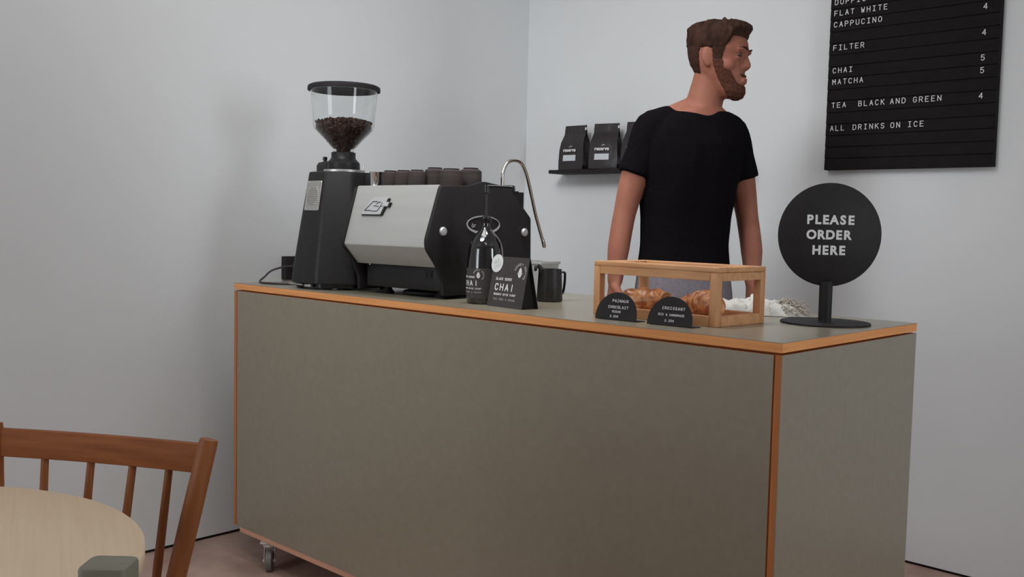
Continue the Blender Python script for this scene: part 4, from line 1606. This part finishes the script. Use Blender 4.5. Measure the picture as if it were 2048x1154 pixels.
# head
HY = math.radians(70)
HEAD_M = Matrix.Translation((.050, -.006, 1.584)) @ Matrix.Rotation(HY, 4, 'Z') @ Matrix.Rotation(math.radians(6), 4, 'X')
#  in the head's own axes: -y is forward, x is his left, z up from the chin
HT = [(0.000, .074, .030, .022), (.008, .088, .012, .034), (.022, .094, -.006, .045), (.040, .092, -.030, .052), (.058, .091, -.052, .058), (.078, .090, -.070, .064), (.098, .087, -.084, .069),
      (.118, .084, -.092, .072), (.132, .083, -.095, .0735), (.146, .090, -.097, .0745), (.165, .089, -.097, .0755), (.183, .083, -.092, .0735), (.200, .068, -.080, .064), (.213, .046, -.058, .048), (.221, .016, -.030, .024)]


def hpt(z, a, off=0.0, lift=0.0):
    f, b, w_ = lerp_table(HT, max(0, min(.221, z)))
    c, hf = (f + b) / 2, (f - b) / 2
    ca, sa = math.cos(a), math.sin(a)
    return Vector(((w_ + off) * math.copysign(abs(sa) ** .92, sa), -(c + (hf + off) * math.copysign(abs(ca) ** .92, ca)), z + lift))


def put_rings(bm, rings, m=None):
    if m is not None:
        rings = [[m @ p for p in r] for r in rings]
    add_rings(bm, rings)


bm = new_bm()
put_rings(bm, torso_rings(0, .86, 1.55))
add_tube(bm, [(-.004, .004, 1.46), (.010, .004, 1.52), (.024, .000, 1.57), (.036, -.002, 1.62), (.044, -.002, 1.66)], [.088, .068, .0575, .0555, .054], 24)
# trapezius slopes
for sx, P_s in ((-1, SR), (1, SL)):
    add_tube(bm, [(.012, .004, 1.560), Vector((.0, .006, 1.525)) * .5 + P_s * .5 + Vector((0, .004, .016)), P_s + Vector((0, 0, .004))], [.040, .044, .050], 16)
for A in (ARM_R, ARM_L):
    add_tube(bm, A, ARM_W, 18, smooth=5, round_ends=True)
for s in (-1, 1):
    add_tube(bm, [HIP[s], HIP[s] * .5 + KNEE[s] * .5, KNEE[s], KNEE[s] * .6 + ANK[s] * .4, ANK[s]], [.082, .068, .050, .048, .034], 16, smooth=4, round_ends=True)
# skull and jaw, nose, ears
put_rings(bm, [[hpt(.221 * k / 40, 2 * PI * j / 36) for j in range(36)] for k in range(41)], HEAD_M)
hd = new_bm()
add_tube(hd, [(0, -.079, .150), (0, -.086, .132), (0, -.0935, .113), (0, -.0975, .103), (0, -.089, .094)], [(.0078, .0075), (.0085, .009), (.0105, .0105), (.0115, .0100), (.010, .007)], 14, smooth=4, round_ends=True)
add_ball(hd, (0, -.083, .110), (.015, .0125, .026))
for s in (-1, 1):
    add_ball(hd, (s * .0100, -.0885, .1000), (.0078, .011, .0070))
    add_ball(hd, (s * .030, -.082, .1485), (.026, .012, .0070))
    add_ball(hd, (s * .031, -.0735, .1405), (.0165, .0135, .0065))
    add_ball(hd, (s * .031, -.0735, .1225), (.0150, .0115, .0060))
    em_ = Matrix.Rotation(s * math.radians(-20), 4, 'Z') @ Matrix.Rotation(math.radians(-12), 4, 'X')
    add_ball(hd, (s * .0755, .012, .118), (.0075, .0165, .028), m=em_)
    add_ball(hd, (s * .0735, .006, .096), (.0065, .009, .010))
    add_ball(hd, (s * .0475, -.046, .098), (.0205, .027, .022))
add_ball(hd, (0, -.0935, .052), (.020, .0085, .0055))
add_ball(hd, (0, -.0945, .062), (.019, .0075, .0045))
add_ball(hd, (0, -.084, .018), (.020, .012, .015))
bmesh.ops.transform(hd, matrix=HEAD_M, verts=hd.verts)
merge(bm, hd)


def hand(bm, wrist, down, palm_out, thumb_dir, scale=1.0):
    """relaxed hand: palm, four unequal curled fingers and a thumb off the side of the palm"""
    down = Vector(down).normalized()
    th_ = Vector(thumb_dir)
    th_ = (th_ - down * th_.dot(down)).normalized()
    nrm = down.cross(th_).normalized()
    if nrm.dot(Vector(palm_out)) < 0:
        nrm = -nrm                                   # nrm points out of the palm
    W_ = Vector(wrist)
    add_tube(bm, [W_ - down * .02, W_ + down * .02, W_ + down * .055, W_ + down * .088], [(.026, .019), (.033, .016), (.040, .0145), (.038, .0115)], 16, up=nrm, round_ends=True, smooth=3)
    ln = (.070, .079, .073, .056)
    for i in range(4):
        b = W_ + down * (.086 - .004 * abs(i - 1)) + th_ * (.029 - .0195 * i)
        sp = th_ * (.10 - .06 * i)
        d1 = (down + sp * .5 + nrm * .22).normalized()
        d2 = (down + sp * .4 + nrm * .62).normalized()
        d3 = (down + sp * .2 + nrm * 1.05).normalized()
        l = ln[i] * scale
        p1 = b + d1 * l * .45
        p2 = p1 + d2 * l * .31
        p3 = p2 + d3 * l * .24
        add_tube(bm, [b - down * .018, b, p1, p2, p3], [.0095, .0095, .0088, .0080, .0068], 10, round_ends=True)
    b = W_ + down * .026 + th_ * .026
    d1 = (down * .70 + th_ * .62 + nrm * .34).normalized()
    d2 = (down * .92 + th_ * .22 + nrm * .34).normalized()
    p1 = b + d1 * .042
    p2 = p1 + d2 * .030
    p3 = p2 + d2 * .022
    add_tube(bm, [b - d1 * .016, b, p1, p2, p3], [.015, .014, .0108, .0096, .0078], 10, round_ends=True)


fwd = Tm @ Vector((0, -1, 0))
hand(bm, ARM_R[-1], ARM_R[-1] - ARM_R[-2], (1, .1, 0), fwd)
hand(bm, ARM_L[-1], ARM_L[-1] - ARM_L[-2], (-1, -.3, 0), fwd)
body = fused(bm, .0042, 6, .5)
obj('body', body, M['skin'], man, sharp=180)

# eyes
for s in (-1, 1):
    bm = new_bm()
    add_ball(bm, (s * .031, -.0752, .1315), (.0110, .0100, .0085))
    bmesh.ops.transform(bm, matrix=HEAD_M, verts=bm.verts)
    obj('eye', bm, M['eye'], man)


def sstep(x):
    x = max(0.0, min(1.0, x))
    return x * x * (3 - 2 * x)


def shell(depth, offs, nz=90, na=160, z0=0.0, z1=.221):
    """a patch of hair following the skull; depth(z, a) grows inward from its border, where it sinks into the skin"""
    bm = new_bm()
    g, dep = {}, {}
    for i in range(nz + 1):
        z = z0 + (z1 - z0) * i / nz
        for j in range(na):
            a = -PI + 2 * PI * j / na
            dd = depth(z, a)
            t = sstep(dd)
            o_, l_ = offs(z, a)
            dep[i, j] = dd
            g[i, j] = (hpt(z, a, -.0035 * (1 - t) + o_ * t, l_ * t), hpt(z, a, -.006, -.002))
    keep = set()
    for i in range(nz):
        for j in range(na):
            if max(dep[i, j], dep[i + 1, j], dep[i, (j + 1) % na], dep[i + 1, (j + 1) % na]) > 0:
                keep.add((i, j))
    vo, vi = {}, {}

    def V(d, k, w_):
        if k not in d:
            d[k] = bm.verts.new(g[k][w_])
        return d[k]
    for (i, j) in keep:
        j2 = (j + 1) % na
        ks = [(i, j), (i, j2), (i + 1, j2), (i + 1, j)]
        bm.faces.new([V(vo, k, 0) for k in ks])
        bm.faces.new([V(vi, k, 1) for k in reversed(ks)])
        for (di, dj, e0, e1) in ((-1, 0, 0, 1), (0, 1, 1, 2), (1, 0, 2, 3), (0, -1, 3, 0)):
            nb = (i + di, (j + dj) % na)
            if nb not in keep and not (di == 1 and i == nz - 1 and z1 >= .22):
                a0, a1 = ks[e0], ks[e1]
                bm.faces.new((V(vo, a1, 0), V(vo, a0, 0), V(vi, a0, 1), V(vi, a1, 1)))
    if z1 >= .22:
        bm.faces.new([V(vo, (nz, j), 0) for j in range(na)])
        bm.faces.new([V(vi, (nz, j), 1) for j in reversed(range(na))])
    return bm


def hairline(a):
    aa = abs(a)                                      # 0 is the face, pi the nape
    return .184 - .046 * sstep((aa - .70) / .55)


def crop_line(a):
    aa = abs(a)
    if aa < 1.02:
        return .30
    l1 = .098 + .10 * (1 - sstep((aa - 1.02) / .16))
    over_ear = .050 * sstep((aa - 1.42) / .12) * (1 - sstep((aa - 1.86) / .16))
    return l1 + over_ear - .060 * sstep((aa - 1.9) / .5)


def top_off(z, a):
    t = sstep((z - .142) / .05)
    front = max(0, math.cos(a))
    u = Vector((math.cos(a) * 2.2, math.sin(a) * 2.2, z * 14))
    n1 = nz_.noise(u * 1.6)
    n2 = nz_.noise(Vector((math.cos(a) * 11, math.sin(a) * 26, z * 40 + n1)))
    n3 = nz_.noise(Vector((math.cos(a) * 26, math.sin(a) * 50, z * 60)))
    return .006 + .009 * t + front * .008 * t + n1 * .004 + n2 * .0045 + n3 * .002, t * (.013 + .010 * front) + n1 * .007 * t + n2 * .006 * t


bm = shell(lambda z, a: (z - hairline(a)) / .014, top_off, z0=.125)
bmesh.ops.transform(bm, matrix=HEAD_M, verts=bm.verts)
hair = obj('hair', bm, M['hair'], man, sharp=180)
hair['label'] = 'tousled brown hair longer on top'
bm = shell(lambda z, a: min((z - crop_line(a)) / .010, (.178 - z) / .012), lambda z, a: (.0030 + .0015 * sstep((z - .11) / .04), 0), z0=.03, z1=.180)
bmesh.ops.transform(bm, matrix=HEAD_M, verts=bm.verts)
obj('cropped_hair', bm, M['hair_short'], man, sharp=180)['label'] = 'closely cropped sides'


def beard_depth(z, a):
    aa = abs(a)
    hi = .050 + .070 * sstep((aa - .50) / .75)
    d = min((hi - z) / .012, (1.55 - aa) / .12)
    mous = min((.080 - z) / .006, (z - .0655) / .005, (.36 - aa) / .08)
    lips = min((.066 - z) / .004, (z - .044) / .004, (.30 - aa) / .06)
    d = max(d, mous)
    return min(d, -lips) if lips > 0 else d


bm = shell(beard_depth, lambda z, a: (.0046 + .003 * max(0, 1 - z / .04) + .0010 * nz_.noise(Vector((a * 22, z * 420, 2))), -.003 * max(0, 1 - z / .03)), z0=.0, z1=.112)
bmesh.ops.transform(bm, matrix=HEAD_M, verts=bm.verts)
obj('beard', bm, M['beard'], man, sharp=180)['label'] = 'short brown beard'
for s in (-1, 1):
    bm = new_bm()
    add_tube(bm, [(s * .013, -.0935, .1510), (s * .030, -.0935, .1555), (s * .050, -.080, .1520)], [.0026, .0030, .0016], 8, smooth=4)
    bmesh.ops.transform(bm, matrix=HEAD_M, verts=bm.verts)
    obj('eyebrow', bm, M['hair'], man)

# T-shirt
bm = new_bm()
put_rings(bm, torso_rings(.006, 1.030, 1.545, 30))
for A, P_s in ((ARM_R, SR), (ARM_L, SL)):
    d_ = (A[1] - A[0])
    end = A[0] + d_ * 1.14
    add_tube(bm, [Vector((.0, .004, 1.495)) * .35 + P_s * .65, A[0] + Vector((0, 0, .004)), A[0] + d_ * .6, end], [.053, .056, .054, .056], 22, smooth=4)
    add_tube(bm, [(.006, .004, 1.540), Vector((.0, .006, 1.524)) * .5 + P_s * .5 + Vector((0, .004, .012)), P_s + Vector((0, 0, .006))], [.048, .050, .056], 16)
sb = fused(bm, .006, 5, .5)
for v_ in sb.verts:                                   # soft folds
    n = nz_.noise(Vector((v_.co.x * 9, v_.co.y * 9, v_.co.z * 5))) * .004 + nz_.noise(Vector((v_.co.x * 22, v_.co.y * 22, v_.co.z * 12))) * .0018
    v_.co += v_.normal * n
kill = []
NCX, NCY, NRX, NRY = .004, -.002, .102, .074         # neck opening, a rounded cut dipping at the front
for v_ in sb.verts:
    q = Tm.inverted() @ (v_.co - Vector((NCX, 0, 0)))
    if v_.co.z > 1.46 and q.y < .075 and (q.x / NRX) ** 2 + ((q.y - NCY) / NRY) ** 2 < 1:
        kill.append(v_)
bmesh.ops.delete(sb, geom=kill, context='VERTS')
for v_ in sb.verts:
    if v_.is_boundary:
        q = Tm.inverted() @ (v_.co - Vector((NCX, 0, 0)))
        k = math.sqrt((q.x / NRX) ** 2 + ((q.y - NCY) / NRY) ** 2)
        if k > .5:
            q2 = Vector((q.x / k, NCY + (q.y - NCY) / k, q.z))
            v_.co = Tm @ q2 + Vector((NCX, 0, 0))
for it in range(14):
    nw = {}
    for v_ in sb.verts:
        if v_.is_boundary:
            nb = [e.other_vert(v_).co for e in v_.link_edges if e.is_boundary]
            if len(nb) == 2:
                nw[v_] = v_.co * .5 + (nb[0] + nb[1]) * .25
    for v_, c_ in nw.items():
        v_.co = c_
sho = obj('t_shirt', sb, M['shirt'], man, sharp=180)
sol = sho.modifiers.new('cloth', 'SOLIDIFY')
sol.thickness = .003
sol.offset = -1

# trousers and shoes
bm = new_bm()
put_rings(bm, torso_rings(.004, .86, 1.035, 10))
for s in (-1, 1):
    add_tube(bm, [HIP[s] + Vector((0, 0, .04)), HIP[s], HIP[s] * .5 + KNEE[s] * .5, KNEE[s], KNEE[s] * .5 + ANK[s] * .5, ANK[s] + Vector((0, 0, -.02))], [.088, .096, .084, .070, .062, .056], 20, smooth=4)
tr = fused(bm, .007, 5, .5)
obj('trousers', tr, M['trousers'], man, sharp=180)['label'] = 'lavender grey trousers'
for s in (-1, 1):
    yaw = math.radians(45 if s > 0 else 35)
    mm = Matrix.Translation((ANK[s].x, ANK[s].y, 0)) @ Matrix.Rotation(yaw, 4, 'Z')
    bm = new_bm()
    add_rings(bm, [[mm @ Vector((x * w_ , y, z)) for x, y in [(math.sin(t) , -.075 + (-.135 * sc_) * math.cos(t) if math.cos(t) > 0 else -.075 - .125 * sc_ * math.cos(t)) for t in [2 * PI * k / 28 for k in range(28)]]]
                   for z, w_, sc_ in ((0, .044, 1.0), (.012, .048, 1.03), (.03, .047, 1.0), (.05, .042, .86))] +
              [[mm @ Vector((.040 * math.sin(t), -.018 - .062 * math.cos(t), .075)) for t in [2 * PI * k / 28 for k in range(28)]],
               [mm @ Vector((.042 * math.sin(t), -.004 - .050 * math.cos(t), .10)) for t in [2 * PI * k / 28 for k in range(28)]]])
    obj('shoe', bm, M['shoe'], man)
